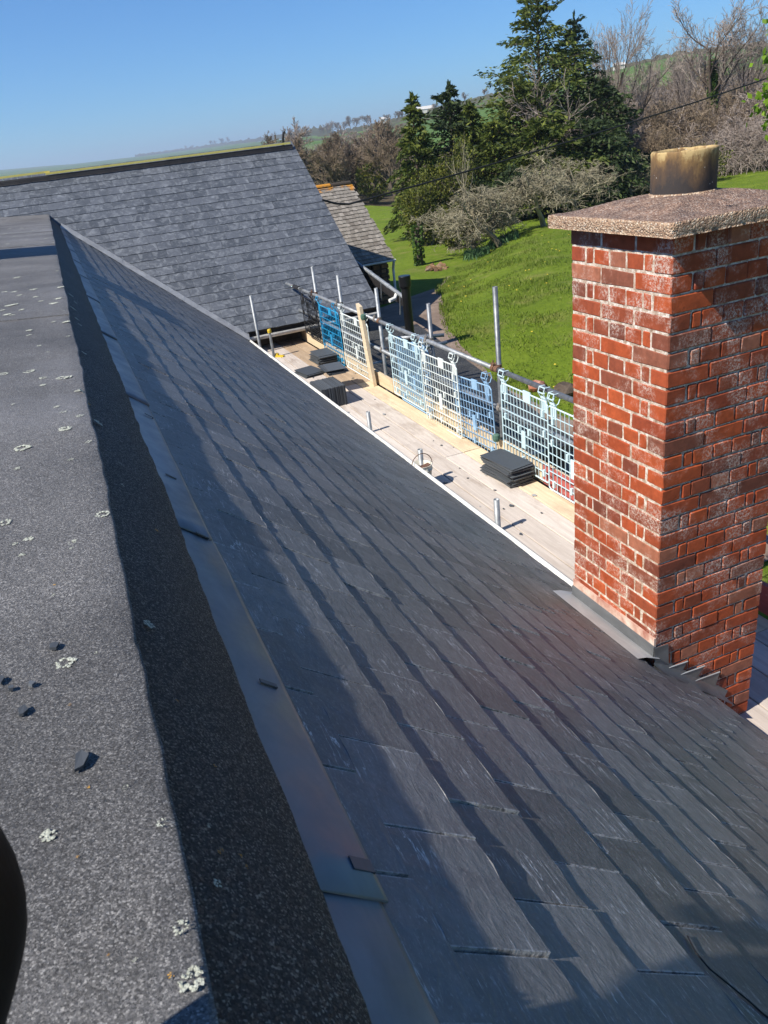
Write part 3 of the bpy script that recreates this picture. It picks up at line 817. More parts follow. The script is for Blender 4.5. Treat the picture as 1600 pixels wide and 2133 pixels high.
# --- brick chimney
chim_x0, chim_x1, chim_y0, chim_y1 = 2.110, 2.757, 2.402, 3.055
cap_z = -0.443
core = MB()
core.box(((chim_x0 + chim_x1) / 2 - 0.002, (chim_y0 + chim_y1) / 2 + 0.001, (cap_z - 3.6) / 2), (chim_x1 - chim_x0 - 0.010, chim_y1 - chim_y0 - 0.013, -3.6 - cap_z))
chim = core.build('chimney', MAT['mortar'], house)
BH, BM_ = 0.0668, 0.0095
def brick_mesh(L, seed, Wd=0.1025, H=BH):
    """worn brick: chamfered, edges uneven; x length, y depth, z height, centred"""
    q = random.Random(seed)
    mb = MB(); c_ = 0.0034
    vs = []
    def J(): return q.uniform(-0.0013, 0.0013)
    hx_, hy_, hz_ = L / 2, Wd / 2, H / 2
    for (sx_, sy_, sz_) in [(x, y, z) for x in (-1, 1) for y in (-1, 1) for z in (-1, 1)]:
        ch = c_ * q.uniform(0.6, 2.2)
        vs.append((sx_ * (hx_ - ch) + J(), sy_ * (hy_ - ch) + J(), sz_ * hz_ + J() * 0.5))
        vs.append((sx_ * (hx_ - ch) + J(), sy_ * hy_ + J() * 0.8, sz_ * (hz_ - ch) + J()))
        vs.append((sx_ * hx_ + J() * 0.8, sy_ * (hy_ - ch) + J(), sz_ * (hz_ - ch) + J()))
    bm = bmesh.new()
    for p in vs: bm.verts.new(p)
    bmesh.ops.convex_hull(bm, input=bm.verts[:])
    me = bpy.data.meshes.new('brick'); bm.to_mesh(me); bm.free()
    me.materials.append(MAT['brick'])
    return me
TYPES = {'S': 0.2130, 'H': 0.1040, 'Q': 0.0470}
brick_lib = {t_: [brick_mesh(L, hash(t_) % 97 + i * 13 if False else ord(t_) * 31 + i) for i in range(6)] for t_, L in TYPES.items()}
R90 = Matrix.Rotation(rad(90), 4, 'Z')
hidden = MB()
def put_brick(t_, cx_, cy_, cz_, along, vis):
    jit = Vector((random.uniform(-.0012, .0012), random.uniform(-.0012, .0012), random.uniform(-.001, .001)))
    M = Matrix.Translation(Vector((cx_, cy_, cz_)) + jit)
    if along == 'y': M = M @ R90
    if random.random() < 0.5: M = M @ Matrix.Rotation(math.pi, 4, 'Z')
    M = M @ Matrix.Rotation(random.gauss(0, 0.004), 4, 'Y')
    me = random.choice(brick_lib[t_])
    if vis: link('brick', me, chim, M)
    else:
        hidden.add([M @ v_.co for v_ in me.vertices], [tuple(p.vertices) for p in me.polygons])
def run_of(seq, a0, a1):
    tot = sum(TYPES[t_] for t_ in seq); g = (a1 - a0 - tot) / (len(seq) - 1) if len(seq) > 1 else 0
    p = a0; out = []
    for t_ in seq:
        out.append((t_, p + TYPES[t_] / 2)); p += TYPES[t_] + g
    return out
D2 = 0.1025 / 2
ncourse = 40
for kk in range(ncourse):
    z = cap_z - 0.004 - BH / 2 - 0.075 * kk - 0.003
    left_vis = z > -2.50
    right_vis = z > -3.2
    if kk % 2 == 1:         # stretchers on the near (right) face, headers on the left face
        for t_, p in run_of(['S', 'S', 'S'], chim_x0, chim_x1): put_brick(t_, p, chim_y0 + D2, z, 'x', right_vis)
        for t_, p in run_of(['Q', 'H', 'H', 'H', 'Q'], chim_y0 + 0.1025 + 0.0095, chim_y1 - 0.1025 - 0.0095): put_brick(t_, chim_x0 + D2, p, z, 'y', left_vis)
        put_brick('S', chim_x0 + 0.10575, chim_y1 - D2, z, 'x', left_vis)
        for t_, p in run_of(['S', 'S'], chim_x0 + 0.2210, chim_x1): put_brick(t_, p, chim_y1 - D2, z, 'x', False)
        for t_, p in run_of(['Q', 'H', 'H', 'H', 'Q'], chim_y0 + 0.112, chim_y1 - 0.112): put_brick(t_, chim_x1 - D2, p, z, 'y', False)
    else:
        for t_, p in run_of(['S', 'S', 'S'], chim_y0, chim_y1): put_brick(t_, chim_x0 + D2, p, z, 'y', left_vis or (p < chim_y0 + 0.2 and right_vis))
        for t_, p in run_of(['Q', 'H', 'H', 'H', 'Q'], chim_x0 + 0.112, chim_x1 - 0.112): put_brick(t_, p, chim_y0 + D2, z, 'x', right_vis)
        put_brick('S', chim_x1 - D2, chim_y0 + 0.10575, z, 'y', right_vis)
        for t_, p in run_of(['S', 'S'], chim_y0 + 0.221, chim_y1): put_brick(t_, chim_x1 - D2, p, z, 'y', False)
        for t_, p in run_of(['Q', 'H', 'H', 'H', 'Q'], chim_x0 + 0.112, chim_x1 - 0.112): put_brick(t_, p, chim_y1 - D2, z, 'x', False)
tag(hidden.build('brick', MAT['brick'], chim), kind='stuff')
# mortar fillet above the lead
mb = MB()
z0 = -2.425
mb.box((chim_x0 - 0.001, (chim_y0 + chim_y1) / 2, z0 + 0.115), (0.012, chim_y1 - chim_y0 + 0.002, 0.075))
mb.build('mortar_fillet', MAT['pink_mortar'], chim)
# concrete cap
ov = 0.07
cx0, cx1, cy0, cy1 = chim_x0 - ov, chim_x1 + ov, chim_y0 - ov, chim_y1 + ov
bm = bmesh.new()
NX, NZ = 44, 6
def capt(u, w):
    x = cx0 + (cx1 - cx0) * u; y = cy0 + (cy1 - cy0) * w
    d = max(abs(u - .5), abs(w - .5)) * 2
    return x, y, d
vt = {}
mcap = MB(); vs = []; fs = []; mi = []
def rough_p(x, y, z, n_, a=0.0028):
    h = a * (noise.noise(Vector((x, y, z)) * 85) + 0.6 * noise.noise(Vector((x, y, z)) * 160))
    return Vector((x, y, z)) + Vector(n_) * h
for i in range(NX + 1):
    for j in range(NX + 1):
        x, y, d = capt(i / NX, j / NX)
        z = -0.388 + 0.050 * (1 - smooth((d - 0.25) / 0.75)) ** 1.0
        vs.append(rough_p(x, y, z, (0, 0, 1), 0.0022))
def tid(i, j): return i * (NX + 1) + j
for i in range(NX):
    for j in range(NX):
        fs.append((tid(i, j), tid(i + 1, j), tid(i + 1, j + 1), tid(i, j + 1))); mi.append(0)
rim = [(i, 0) for i in range(NX)] + [(NX, j) for j in range(NX)] + [(NX - i, NX) for i in range(NX)] + [(0, NX - j) for j in range(NX)]
nr = len(rim); prev = [tid(i, j) for i, j in rim]
for kz in range(1, NZ + 1):
    cur = []
    for q_, (i, j) in enumerate(rim):
        x, y, d = capt(i / NX, j / NX)
        nx_ = (-1 if i == 0 else 1 if i == NX else 0); ny_ = (-1 if j == 0 else 1 if j == NX else 0)
        z = -0.388 + (cap_z + 0.388) * kz / NZ
        out = 0.003 * math.sin(math.pi * kz / NZ)
        cur.append(len(vs)); vs.append(rough_p(x + nx_ * out, y + ny_ * out, z, (nx_, ny_, 0), 0.004))
    for q_ in range(nr):
        q2 = (q_ + 1) % nr
        fs.append((prev[q_], cur[q_], cur[q2], prev[q2])); mi.append(1)
    prev = cur
fs.append(tuple(prev)); mi.append(1)
me = bpy.data.meshes.new('chimney_cap'); me.from_pydata([tuple(p) for p in vs], [], fs)
me.materials.append(MAT['aggregate_top']); me.materials.append(MAT['aggregate_side'])
me.polygons.foreach_set('material_index', mi); me.polygons.foreach_set('use_smooth', [True] * len(fs)); me.update()
cap = link('chimney_cap', me, chim)
for i in range(9):
    c = hz(1455 + i * 12 + random.uniform(-6, 6), 396 + i * 4.6 + random.uniform(-5, 5), -0.345 - 0.002 * i)
    mb = MB(); R_ = random.uniform(0.006, 0.013)
    rosette(c, R_, UP, 0.02, 'moss', chim, 500 + i, 'moss_clump')
# pot
pcx, pcy = (chim_x0 + chim_x1) / 2, (chim_y0 + chim_y1) / 2
mb = MB(); n = 48
prof = [(0.128, -0.350), (0.130, -0.335), (0.1295, -0.27), (0.130, -0.20), (0.1315, -0.182), (0.128, -0.176), (0.114, -0.176), (0.110, -0.186), (0.108, -0.34)]
vs = []
for (r_, z_) in prof:
    for j in range(n):
        th = 2 * math.pi * j / n; rr = r_ * (1 + 0.006 * noise.noise(Vector((math.cos(th) * 2, math.sin(th) * 2, z_ * 20))))
        vs.append((pcx + rr * math.cos(th), pcy + rr * math.sin(th), z_ + 0.004 * noise.noise(Vector((math.cos(th) * 3, math.sin(th) * 3, 0)))))
fs = [(a * n + j, a * n + (j + 1) % n, (a + 1) * n + (j + 1) % n, (a + 1) * n + j) for a in range(len(prof) - 1) for j in range(n)]
mb.add(vs, fs); mb.build('chimney_pot', MAT['pot_clay'], chim, smooth=True)
mb = MB(); vs = []
for (r_, z_) in ((0.131, -0.333), (0.137, -0.338), (0.143, -0.344)):
    for j in range(n):
        th = 2 * math.pi * j / n; rr = r_ + 0.008 * noise.noise(Vector((math.cos(th) * 4, math.sin(th) * 4, 2)))
        vs.append((pcx + rr * math.cos(th), pcy + rr * math.sin(th), z_))
mb.add(vs, [(a * n + j, a * n + (j + 1) % n, (a + 1) * n + (j + 1) % n, (a + 1) * n + j) for a in range(2) for j in range(n)])
mb.build('pot_flaunching', MAT['aggregate_side'], chim)
# lead: back gutter, upstand, stepped side flashing
mb = MB()
XL = chim_x0 - 0.0065
yA, yB = chim_y0 - 0.02, chim_y1 + 0.04
N_ = 24; vs = []
vb = (Vector((XL, 0, 0)).x) * SQ
for a in range(N_ + 1):
    y = yA + (yB - yA) * a / N_
    w1 = 0.002 * noise.noise(Vector((y * 9, 0, 0)))
    vs += [rp(vb - 0.150 + 0.004 * noise.noise(Vector((y * 4, 3, 0))), y, 0.008), rp(vb - 0.10, y, 0.030 + w1), rp(vb - 0.012, y, 0.052)]
mb.add(vs, [(a * 3 + b, a * 3 + b + 1, (a + 1) * 3 + b + 1, (a + 1) * 3 + b) for a in range(N_) for b in range(2)])
mb.build('lead_apron', MAT['lead_pale'], chim, smooth=True, fix=False)
mb = MB(); zb = rp(vb - 0.012, 0, 0.052).z - 0.004; vs = []
for a in range(N_ + 1):
    y = chim_y0 - 0.006 + (chim_y1 - chim_y0 + 0.012) * a / N_
    w1 = 0.002 * noise.noise(Vector((y * 7, 5, 0)))
    vs += [(XL - 0.012, y, zb), (XL - 0.006 + w1, y, zb + 0.03), (XL - 0.006, y, zb + 0.070), (XL, y, zb + 0.078)]
mb.add(vs, [(a * 4 + b, a * 4 + b + 1, (a + 1) * 4 + b + 1, (a + 1) * 4 + b) for a in range(N_) for b in range(3)])
mb.build('lead_upstand', MAT['lead_dark'], chim, smooth=True, fix=False)
YF = chim_y0 - 0.004
def c7(x, y): return hy(1340 + x / 4.638, 1100 + y / 4.638, YF)
stepped = [(105, 1160), (238, 1118), (240, 1222), (243, 1345), (425, 1283), (352, 1412), (590, 1328), (495, 1472), (735, 1385), (700, 1500), (672, 1600), (740, 1670), (560, 1590), (380, 1510), (215, 1470), (105, 1340)]
P = [c7(x, y) for x, y in stepped]
mb = MB(); mb.prism(P, (0, -0.004, 0))
mb.build('stepped_flashing', MAT['lead_dark'], chim)
for i in range(3):
    a, b = [((243, 1345), (425, 1283)), ((352, 1412), (590, 1328)), ((495, 1472), (735, 1385))][i]
    mb = MB(); mb.tube([c7(*a) + Vector((0, -0.004, 0)), c7(*b) + Vector((0, -0.004, 0))], 0.0035, 6)
    mb.build('flashing_lip', MAT['lead_pale'], chim)
mb = MB(); vs = []
for a in range(13):
    vv_ = vb - 0.02 + 0.62 * a / 12
    vs += [rp(vv_, chim_y0 - 0.006, 0.05), rp(vv_, chim_y0 - 0.012, 0.014), rp(vv_, chim_y0 - 0.085 + 0.006 * noise.noise(Vector((a, 0, 0))), 0.0075)]
mb.add(vs, [(a * 3 + b, a * 3 + b + 1, (a + 1) * 3 + b + 1, (a + 1) * 3 + b) for a in range(12) for b in range(2)])
mb.build('lead_soaker', MAT['lead_dark'], chim, smooth=True, fix=False)

# --- second chimney of the house, left of the frame: its shadow crosses the felt and the slates
mb = MB()
mb.box((-1.5, 7.80, 0.0), (0.62, 1.02, 1.4))
st2 = mb.build('chimney', MAT['brick'], house)
mb = MB(); mb.box((-1.5, 7.80, 0.73), (0.72, 1.12, 0.06)); mb.build('chimney_cap', MAT['aggregate_side'], st2)
mb = MB(); mb.tube([(-1.5, 7.95, 0.76), (-1.5, 7.95, 1.02)], 0.15, 20); mb.build('chimney_pot', MAT['pot_clay'], st2)

# ================================================================== BARN
BSQ = math.hypot(1, BT)
BD = Vector((0, -1 / BSQ, -BT / BSQ)); BN = Vector((0, -BT / BSQ, 1 / BSQ))
BRY = 16.86                                  # ridge
def bp(x, v_, h=0.0):                       # v_ = distance down from the ridge
    p = Vector((0, BRY, barn_z(BRY))) + BD * v_ + BN * h
    return Vector((x, p.y, p.z))
BLEN = (BRY - BY0) * BSQ
BXL, BXR = -9.0, 4.97
barn = empty('barn', (0, 17, -3.3), 'large barn at right angles with a wide grey-blue slate roof and yellow ridge battens', 'barn')
mb = MB()
mb.prism([(BXR - 0.12, 13.4, -3.9), (BXR - 0.12, 20.6, -3.9), (BXR - 0.12, 20.6, -2.9), (BXR - 0.12, 16.8, -0.16), (BXR - 0.12, 13.4, -2.72)], (-0.4, 0, 0))
mb.box((-2.0, 13.55, -3.35), (13.5, 0.3, 1.25))
mb.build('wall', MAT['stone_mortar'], barn)
mb = MB()
mb.prism([bp(BXL, 0.0, -0.018), bp(BXR - 0.02, 0, -0.018), bp(BXR - 0.02, BLEN - 0.02, -0.018), bp(BXL, BLEN - 0.02, -0.018)], BN * -0.08)
mb.prism([bp(BXL, 0.0, -0.02), bp(BXR - 0.02, 0, -0.02), Vector((BXR - 0.02, 21.0, -2.75)), Vector((BXL, 21.0, -2.75))], (0, 0, -0.08))
broof = mb.build('roof', MAT['membrane'], barn)
BG, BW, BL_ = 0.2105, 0.25, 0.5
BF = Matrix(((0, 1, 0, 0), (BD.y, 0, BN.y, 0), (BD.z, 0, BN.z, 0), (0, 0, 0, 1)))
bm_lib = []
for sd in range(10):
    vs, fs = slate_shape(900 + sd, BL_, BW, 0.0085, 0.003, 5)
    b = MB(); b.add(vs, fs, 0, vs); bm_lib.append(b.mesh('roof_slate', MAT['barn_slate']))
bc = []
rows = int(BLEN / BG) + 1
for kk in range(rows):
    tail = BLEN - BG * (rows - 1 - kk)
    if tail < 0.1: continue
    off = 0.125 if kk % 2 else 0.0
    j = 0
    while True:
        xr = BXR - BW * j + (0 if kk % 2 == 0 else 0.125)
        xc = xr - BW / 2
        half = kk % 2 == 1 and j == 0
        if xc < -3.2: break
        bc.append((tail, xc, half)); j += 1
def barn_mat(tail, xc):
    q = random.Random(int(tail * 977) * 131 + int(xc * 1000))
    lift = 0.0085 * 2.5 * q.uniform(0.95, 1.1)
    return Matrix.Translation(bp(xc, tail + q.uniform(-0.003, 0.003), lift - 0.020)) @ BF @ Matrix.Rotation(-math.asin(lift / BL_) + q.gauss(0, 0.002), 4, 'Y') @ Matrix.Rotation(q.gauss(0, 0.0045), 4, 'X')
def barn_visible(p):
    q_ = proj(p)
    if q_ is None or not (-10 < q_[0] < 1610): return False
    # hidden below our own valley
    return p.y > valley_y(max(p.x, 0.05) * SQ) - 0.1 if p.x < 2.45 else True
def barn_clip(p):
    """corners that run under the farmhouse roof stay above the valley line"""
    if p.x >= 2.5: return p
    zh = CZ - S * p.x
    return p
vis = [c_ for c_ in bc if not c_[2] and barn_visible(bp(c_[1], c_[0] - 0.1))]
vis.sort(key=lambda c_: bp(c_[1], c_[0]).length)
bsolo = set(id(c_) for c_ in vis[:300])
bst = MB()
for c_ in bc:
    M = barn_mat(c_[0], c_[1])
    if id(c_) in bsolo: link('roof_slate', random.choice(bm_lib), broof, M)
    else:
        vs, fs = slate_shape(random.randrange(10 ** 6), BL_, BW, 0.0085, 0.003, 3)
        if c_[2]: vs = [(x, (y - BW / 2) if y > 0 else y, z) if False else (x, min(y, -0.002) if BF[0][1] > 0 and False else y, z) for x, y, z in vs]
        pts = [M @ Vector(q_) for q_ in vs]
        if c_[2]: pts = [Vector((min(p.x, BXR), p.y, p.z)) for p in pts]
        bst.add(pts, fs, 0, vs)
tag(bst.build('roof_slate', MAT['barn_slate'], broof, fix=False), kind='stuff')
# ridge: membrane and yellow battens
mb = MB(); v = []; f = []
N_ = 90
for a in range(N_ + 1):
    x = -6 + (BXR - 0.06 + 6) * a / N_
    e = 0.055 + 0.012 * noise.noise(Vector((x * 3, 0, 0)))
    wv = 0.008 * noise.noise(Vector((x * 5, 2, 0)))
    v += [bp(x, -0.02, 0.07), bp(x, 0.015, 0.06), bp(x, e * 0.6, 0.025 + wv), bp(x, e, 0.018 + abs(wv) * 0.5)]
for a in range(N_):
    for b in range(3): f.append((a * 4 + b, a * 4 + b + 1, (a + 1) * 4 + b + 1, (a + 1) * 4 + b))
mb.add(v, f); mb.build('ridge_membrane', MAT['membrane'], barn, smooth=True)
for (xa, xb, dz) in ((-6.0, 0.18, 0.035), (0.10, BXR - 0.10, 0.0)):
    mb = MB(); mb.box(((xa + xb) / 2, BRY - 0.02 + dz * 0.3, barn_z(BRY) + 0.098 + dz * 0.8), (xb - xa, 0.05, 0.036)); mb.build('ridge_batten', MAT['yellow_batten'], barn)
pa = hy(588, 300, 16.84); pb = hy(590.5, 277, 16.84)
mb = MB(); mb.tube([pa + Vector((0, 0, -0.2)), pa * 0.5 + pb * 0.5, pb, pb + Vector((0.03, 0, 0.012))], 0.025, 8); mb.build('ridge_pipe', MAT['black_matt'], barn)
# barn gutter and fascia
mb = MB(); mb.box((-1.9, BY0 + 0.08, BZ0 - 0.10), (13.6, 0.03, 0.15)); mb.build('dark_strip', MAT['black_matt'], barn)
mb = MB()
for (xa, xb) in ((2.52, 2.95), (2.955, 3.62), (3.625, 4.9)):
    vs = []
    for x in (xa, xb):
        for t_ in range(9):
            th = math.pi + math.pi * t_ / 8
            vs.append((x, BY0 - 0.045 + 0.06 * math.cos(th), BZ0 - 0.085 + 0.06 * math.sin(th)))
        for t_ in range(9):
            th = 2 * math.pi - math.pi * t_ / 8
            vs.append((x, BY0 - 0.045 + 0.052 * math.cos(th), BZ0 - 0.085 + 0.052 * math.sin(th)))
    mb.add(vs, [(i, (i + 1) % 18, 18 + (i + 1) % 18, 18 + i) for i in range(18)])
mb.build('gutter', MAT['weathered_white'], barn)
# ================================================================== OUTBUILDING beyond the barn
def stones(mb, o, u, w, nrm, L, Hh, size=0.22, seed=0, hole=None):
    q = random.Random(seed); z = 0.0
    while z < Hh:
        h = size * q.uniform(0.45, 0.75); a = 0.0
        while a < L:
            l_ = size * q.uniform(0.7, 1.7)
            if not (hole and hole[0] < a + l_ / 2 < hole[1] and hole[2] < z + h / 2 < hole[3]):
                l2 = min(l_, L - a)
                if l2 > 0.06:
                    c_ = o + u * (a + l2 / 2) + w * (z + h / 2) + nrm * q.uniform(0.0, 0.03)
                    P = []
                    for sz_ in (0, 1):
                        for (su, sw) in ((-1, -1), (1, -1), (1, 1), (-1, 1)):
                            k_ = 0.86 if sz_ else 1.0
                            P.append(c_ + u * (su * (l2 / 2 - 0.012) * k_ * q.uniform(0.85, 1.05)) + w * (sw * (h / 2 - 0.010) * k_ * q.uniform(0.85, 1.05)) + nrm * (0.035 * sz_))
                    mb.add(P, [(4, 5, 6, 7), (0, 1, 5, 4), (1, 2, 6, 5), (2, 3, 7, 6), (3, 0, 4, 7)])
            a += l_
        z += h
OBX0, OBX1 = 5.0, 7.22
out = empty('stone_outbuilding', (6.1, 20.0, -3.9), 'small stone outbuilding behind the barn under an old brown slate roof with orange lichen', 'outbuilding')
OE, ORD = 17.59, 20.0; OEZ, ORZ = -2.546, -0.865
os_ = (ORZ - OEZ) / (ORD - OE); osq = math.hypot(1, os_)
OD = Vector((0, -1 / osq, -os_ / osq)); ON = Vector((0, -os_ / osq, 1 / osq))
def op(x, v_, h=0.0):
    p = Vector((0, ORD, ORZ)) + OD * v_ + ON * h
    return Vector((x, p.y, p.z))
OL = (ORD - OE) * osq
mb = MB()
mb.prism([op(OBX0, 0, -0.05), op(OBX1 - 0.05, 0, -0.05), op(OBX1 - 0.02, OL - 0.05, -0.05), op(OBX0, OL - 0.05, -0.05)], ON * -0.06)
mb.prism([op(OBX0, 0, -0.05), op(OBX1 - 0.05, 0, -0.05), Vector((OBX1, 22.5, -2.6)), Vector((OBX0, 22.5, -2.6))], (0, 0, -0.06))
oroof = mb.build('roof', MAT['old_slate'], out)
mb = MB(); rows = 22; gq = OL / rows
for kk in range(rows):
    tail = gq * (kk + 1); x = OBX0 + random.uniform(0, 0.1)
    while x < OBX1 - 0.05 + 0.03 * kk / rows:
        w_ = random.uniform(0.075, 0.12); x1 = min(x + w_, OBX1 + 0.02)
        dz = random.uniform(0, 0.006)
        t2 = tail + random.uniform(-0.012, 0.012)
        P = [op(x + 0.003, t2 - gq * 1.35, -0.03), op(x1 - 0.003, t2 - gq * 1.35, -0.03), op(x1 - 0.003, t2 + random.uniform(-.006, .006), -0.012 + dz), op(x + 0.003, t2 + random.uniform(-.006, .006), -0.012 + dz)]
        mb.prism(P, ON * 0.008)
        x = x1
tag(mb.build('roof_slate', MAT['old_slate'], oroof), kind='stuff')
for i in range(4):
    xa = OBX0 + i * 0.55; xb = xa + 0.542
    mb = MB()
    vs = []
    for x in (xa, xb):
        for t_ in range(7):
            th = math.pi * t_ / 6
            vs.append((x, ORD + 0.08 * math.cos(th), ORZ - 0.03 + 0.065 * math.sin(th)))
    mb.add(vs, [(j, j + 1, 8 + j, 7 + j) for j in range(6)])
    mb.build('ridge_tile', MAT['moss'] if i % 2 else MAT['old_slate'], oroof)
mb = MB(); mb.box((OBX1 - 0.25, 20.0, -3.5), (0.30, 4.2, 1.9)); mb.box((OBX1 - 0.30, 18.06, -3.5), (0.40, 0.30, 1.88))
owall = mb.build('wall', MAT['stone_mortar'], out)
mb = MB(); stones(mb, Vector((OBX1 - 0.51, 17.90, -4.1)), Vector((1, 0, 0)), UP, Vector((0, -1, 0)), 0.42, 1.5, 0.19, 5)
stones(mb, Vector((OBX1 - 0.095, 17.9, -4.1)), Vector((0, 1, 0)), UP, Vector((1, 0, 0)), 4.1, 1.5, 0.2, 6)
stones(mb, Vector((5.9, 17.72, -4.1)), Vector((1, 0, 0)), UP, Vector((0, -1, 0)), 1.25, 0.85, 0.18, 8)
tag(mb.build('stone', MAT['stone'], owall), kind='stuff')
mb = MB(); mb.box((6.5, 17.85, -3.7), (1.25, 0.24, 0.85)); mb.build('low_wall', MAT['stone_mortar'], out)
for i in range(6):
    mb = MB(); mb.box((5.85 + i * 0.148, 18.12, -3.2), (0.141, 0.03, 1.3)); mb.build('door_plank', MAT['brown_door'], out)
mb = MB(); mb.tube([op(OBX0 + 0.1, OL + 0.02, -0.04), op(OBX1 + 0.01, OL + 0.02, -0.04)], 0.026, 8); mb.build('gutter', MAT['weathered_white'], out)
mb = MB(); mb.tube([Vector((OBX1 - 0.02, 17.65, -2.62)), Vector((OBX1 - 0.01, 17.76, -2.8)), Vector((OBX1 - 0.01, 17.78, -4.0))], 0.032, 8); mb.build('downpipe', MAT['white_plastic'], out)

# lean-to between the scaffold and the yard, with the black flue
lean = empty('lean_to', (4.6, 10.5, -3.3), 'low flat lean-to covered in black felt beyond the brick guards, around the black flue', 'lean-to')
LR = [Vector((3.66, 6.6, -3.16)), Vector((4.62, 6.6, -3.2)), hz(1028, 790, -3.12), hz(869, 675, -3.06), Vector((3.66, 13.1, -3.02))]
mb = MB(); mb.prism(LR, (0, 0, -0.09)); lroof = mb.build('roof', MAT['felt_edge'], lean)
mb = MB(); mb.prism([p + Vector((-0.1 if p.x > 4 else 0.05, 0.1 if p.y < 8 else -0.1 if p.y > 12 else 0, -0.092)) for p in LR], (0, 0, -0.9)); mb.build('wall', MAT['stone_mortar'], lean)
G1 = hy(737, 543, 14.55); G2 = hy(851, 626, 12.35); ud = (G2 - G1).normalized()
for i in range(3):
    p0 = G1 + (G2 - G1) * (i / 3.0); p1 = G1 + (G2 - G1) * ((i + 0.985) / 3.0)
    mb = MB(); mb.tube([p0, p1], 0.034, 10); mb.build('gutter', MAT['galvanised'], lean)
    mb = MB(); mb.tube([p0 - ud * 0.03, p0 + ud * 0.03], 0.041, 10); mb.build('gutter_joint', MAT['galvanised'], lean)
    mb = MB(); mb.tube([p0 * 0.4 + p1 * 0.6, p0 * 0.4 + p1 * 0.6 + Vector((-0.02, 0.05, -0.35))], 0.012, 6); mb.build('gutter_bracket', MAT['dark_tube'], lean)
mb = MB(); pp_ = G1 + (G2 - G1) * 0.80; mb.tube([pp_ + Vector((0, 0, -0.03)), pp_ + Vector((-0.05, -0.02, -0.10)), pp_ + Vector((-0.17, -0.05, -0.12))], 0.033, 8); mb.build('gutter_outlet', MAT['white_plastic'], lean)
mb = MB(); mb.prism([G1 + Vector((0.02, 0.05, -0.05)), G2 + Vector((0.02, 0.05, -0.05)), G2 + Vector((0.02, 0.05, -0.17)), G1 + Vector((0.02, 0.05, -0.17))], (-0.02, 0.03, 0)); mb.build('dark_strip', MAT['membrane'], lean)  # dark strip added to stand for the shade under the gutter
fl = hy(842, 574, 11.6)
mb = MB(); fx, fy = fl.x, fl.y
mb.tube([(fx, fy, fl.z - 0.16), (fx, fy, -3.4)], 0.072, 24); flue = mb.build('flue_pipe', MAT['black_gloss'], lean, smooth=False)
mb = MB(); mb.tube([(fx, fy, fl.z), (fx, fy, fl.z - 0.015), (fx, fy, fl.z - 0.16), (fx, fy, fl.z - 0.2)], [0.092, 0.098, 0.098, 0.075], 24); mb.build('flue_collar', MAT['black_gloss'], flue)
mb = MB(); mb.tube([(fx - 0.02, fy, fl.z - 0.75), (fx - 0.28, fy + 0.1, fl.z - 1.35)], 0.008, 6); mb.build('stay_rod', MAT['black_matt'], flue)

# ================================================================== SCAFFOLDING
DZ = -3.0                                    # deck level
XT = 3.52                                    # toe board line
sc = empty('scaffolding', (3.1, 8.0, -3.3), 'tube and board scaffolding along the eave with a weathered plank deck and guard rails', 'scaffolding')
edges = [2.425, 2.64, 2.855, 3.07, 3.285, 3.50]
cuts = [-1.5, 2.9, 6.70, 9.9, 13.42]
for i in range(5):
    for j in range(4):
        ya, yb = cuts[j], cuts[j + 1]
        if i in (0, 2): ya, yb = ya + (0.6 if j else 0), yb + (0.6 if j < 3 else 0)
        xa, xb = edges[i] + 0.0045, edges[i + 1] - 0.0045
        m_ = 'weathered_board'
        if j == 2 and i >= 4: m_ = 'new_timber'
        if j == 3 and i >= 3: m_ = 'brown_board'
        if j == 1 and i == 4: m_ = 'new_timber'
        mb = MB(); n_ = 14; vs = []
        for a in range(n_ + 1):
            y = ya + 0.003 + (yb - ya - 0.006) * a / n_
            dz = 0.004 * noise.noise(Vector((i * 3.1, y * 0.6, j))) + random.uniform(-.0005, .0005)
            tw = 0.003 * noise.noise(Vector((i * 5.1, y * 0.5, j + 9)))
            vs += [(xa, y, DZ - 0.038 + dz), (xa, y, DZ - 0.003 + dz + tw), (xa + 0.004, y, DZ + dz + tw), (xb - 0.004, y, DZ + dz - tw), (xb, y, DZ - 0.003 + dz - tw), (xb, y, DZ - 0.038 + dz)]
        fs = [(a * 6 + b, a * 6 + (b + 1) % 6, (a + 1) * 6 + (b + 1) % 6, (a + 1) * 6 + b) for a in range(n_) for b in range(6)]
        fs += [tuple(range(5, -1, -1)), tuple(n_ * 6 + b for b in range(6))]
        mb.add(vs, fs)
        pl = mb.build('deck_plank', MAT[m_], sc)
def toe(ya, yb, m_, h=0.2, x=XT, lean_=0.0):
    mb = MB(); mb.box((x + 0.019, (ya + yb) / 2, DZ + h / 2 + 0.002), (0.036, yb - ya - 0.01, h)); mb.build('toe_board', MAT[m_], sc)
toe(9.12, 13.3, 'new_timber', 0.17); toe(6.62, 9.12, 'new_timber'); toe(5.0, 6.62, 'new_timber', 0.19); toe(4.55, 5.0, 'red_board'); toe(3.9, 4.55, 'new_timber'); toe(1.5, 3.9, 'red_board')
mb = MB(); mb.box((XT - 0.003, 5.25, DZ + 0.10), (0.006, 0.62, 0.196)); mb.build('painted_band', MAT['red_board'], sc)
TR = 0.02415
def tube(name, a, b, m_='galvanised'):
    mb = MB(); mb.pipe(a, b, TR); return mb.build(name, MAT[m_], sc, smooth=False)
def smooth_auto(o):
    o.data.polygons.foreach_set('use_smooth', [len(p.vertices) == 4 for p in o.data.polygons])
def rail_pt(x, y): p = hx(x, y, 3.5); return p
RZ = -2.075
xr = 3.5
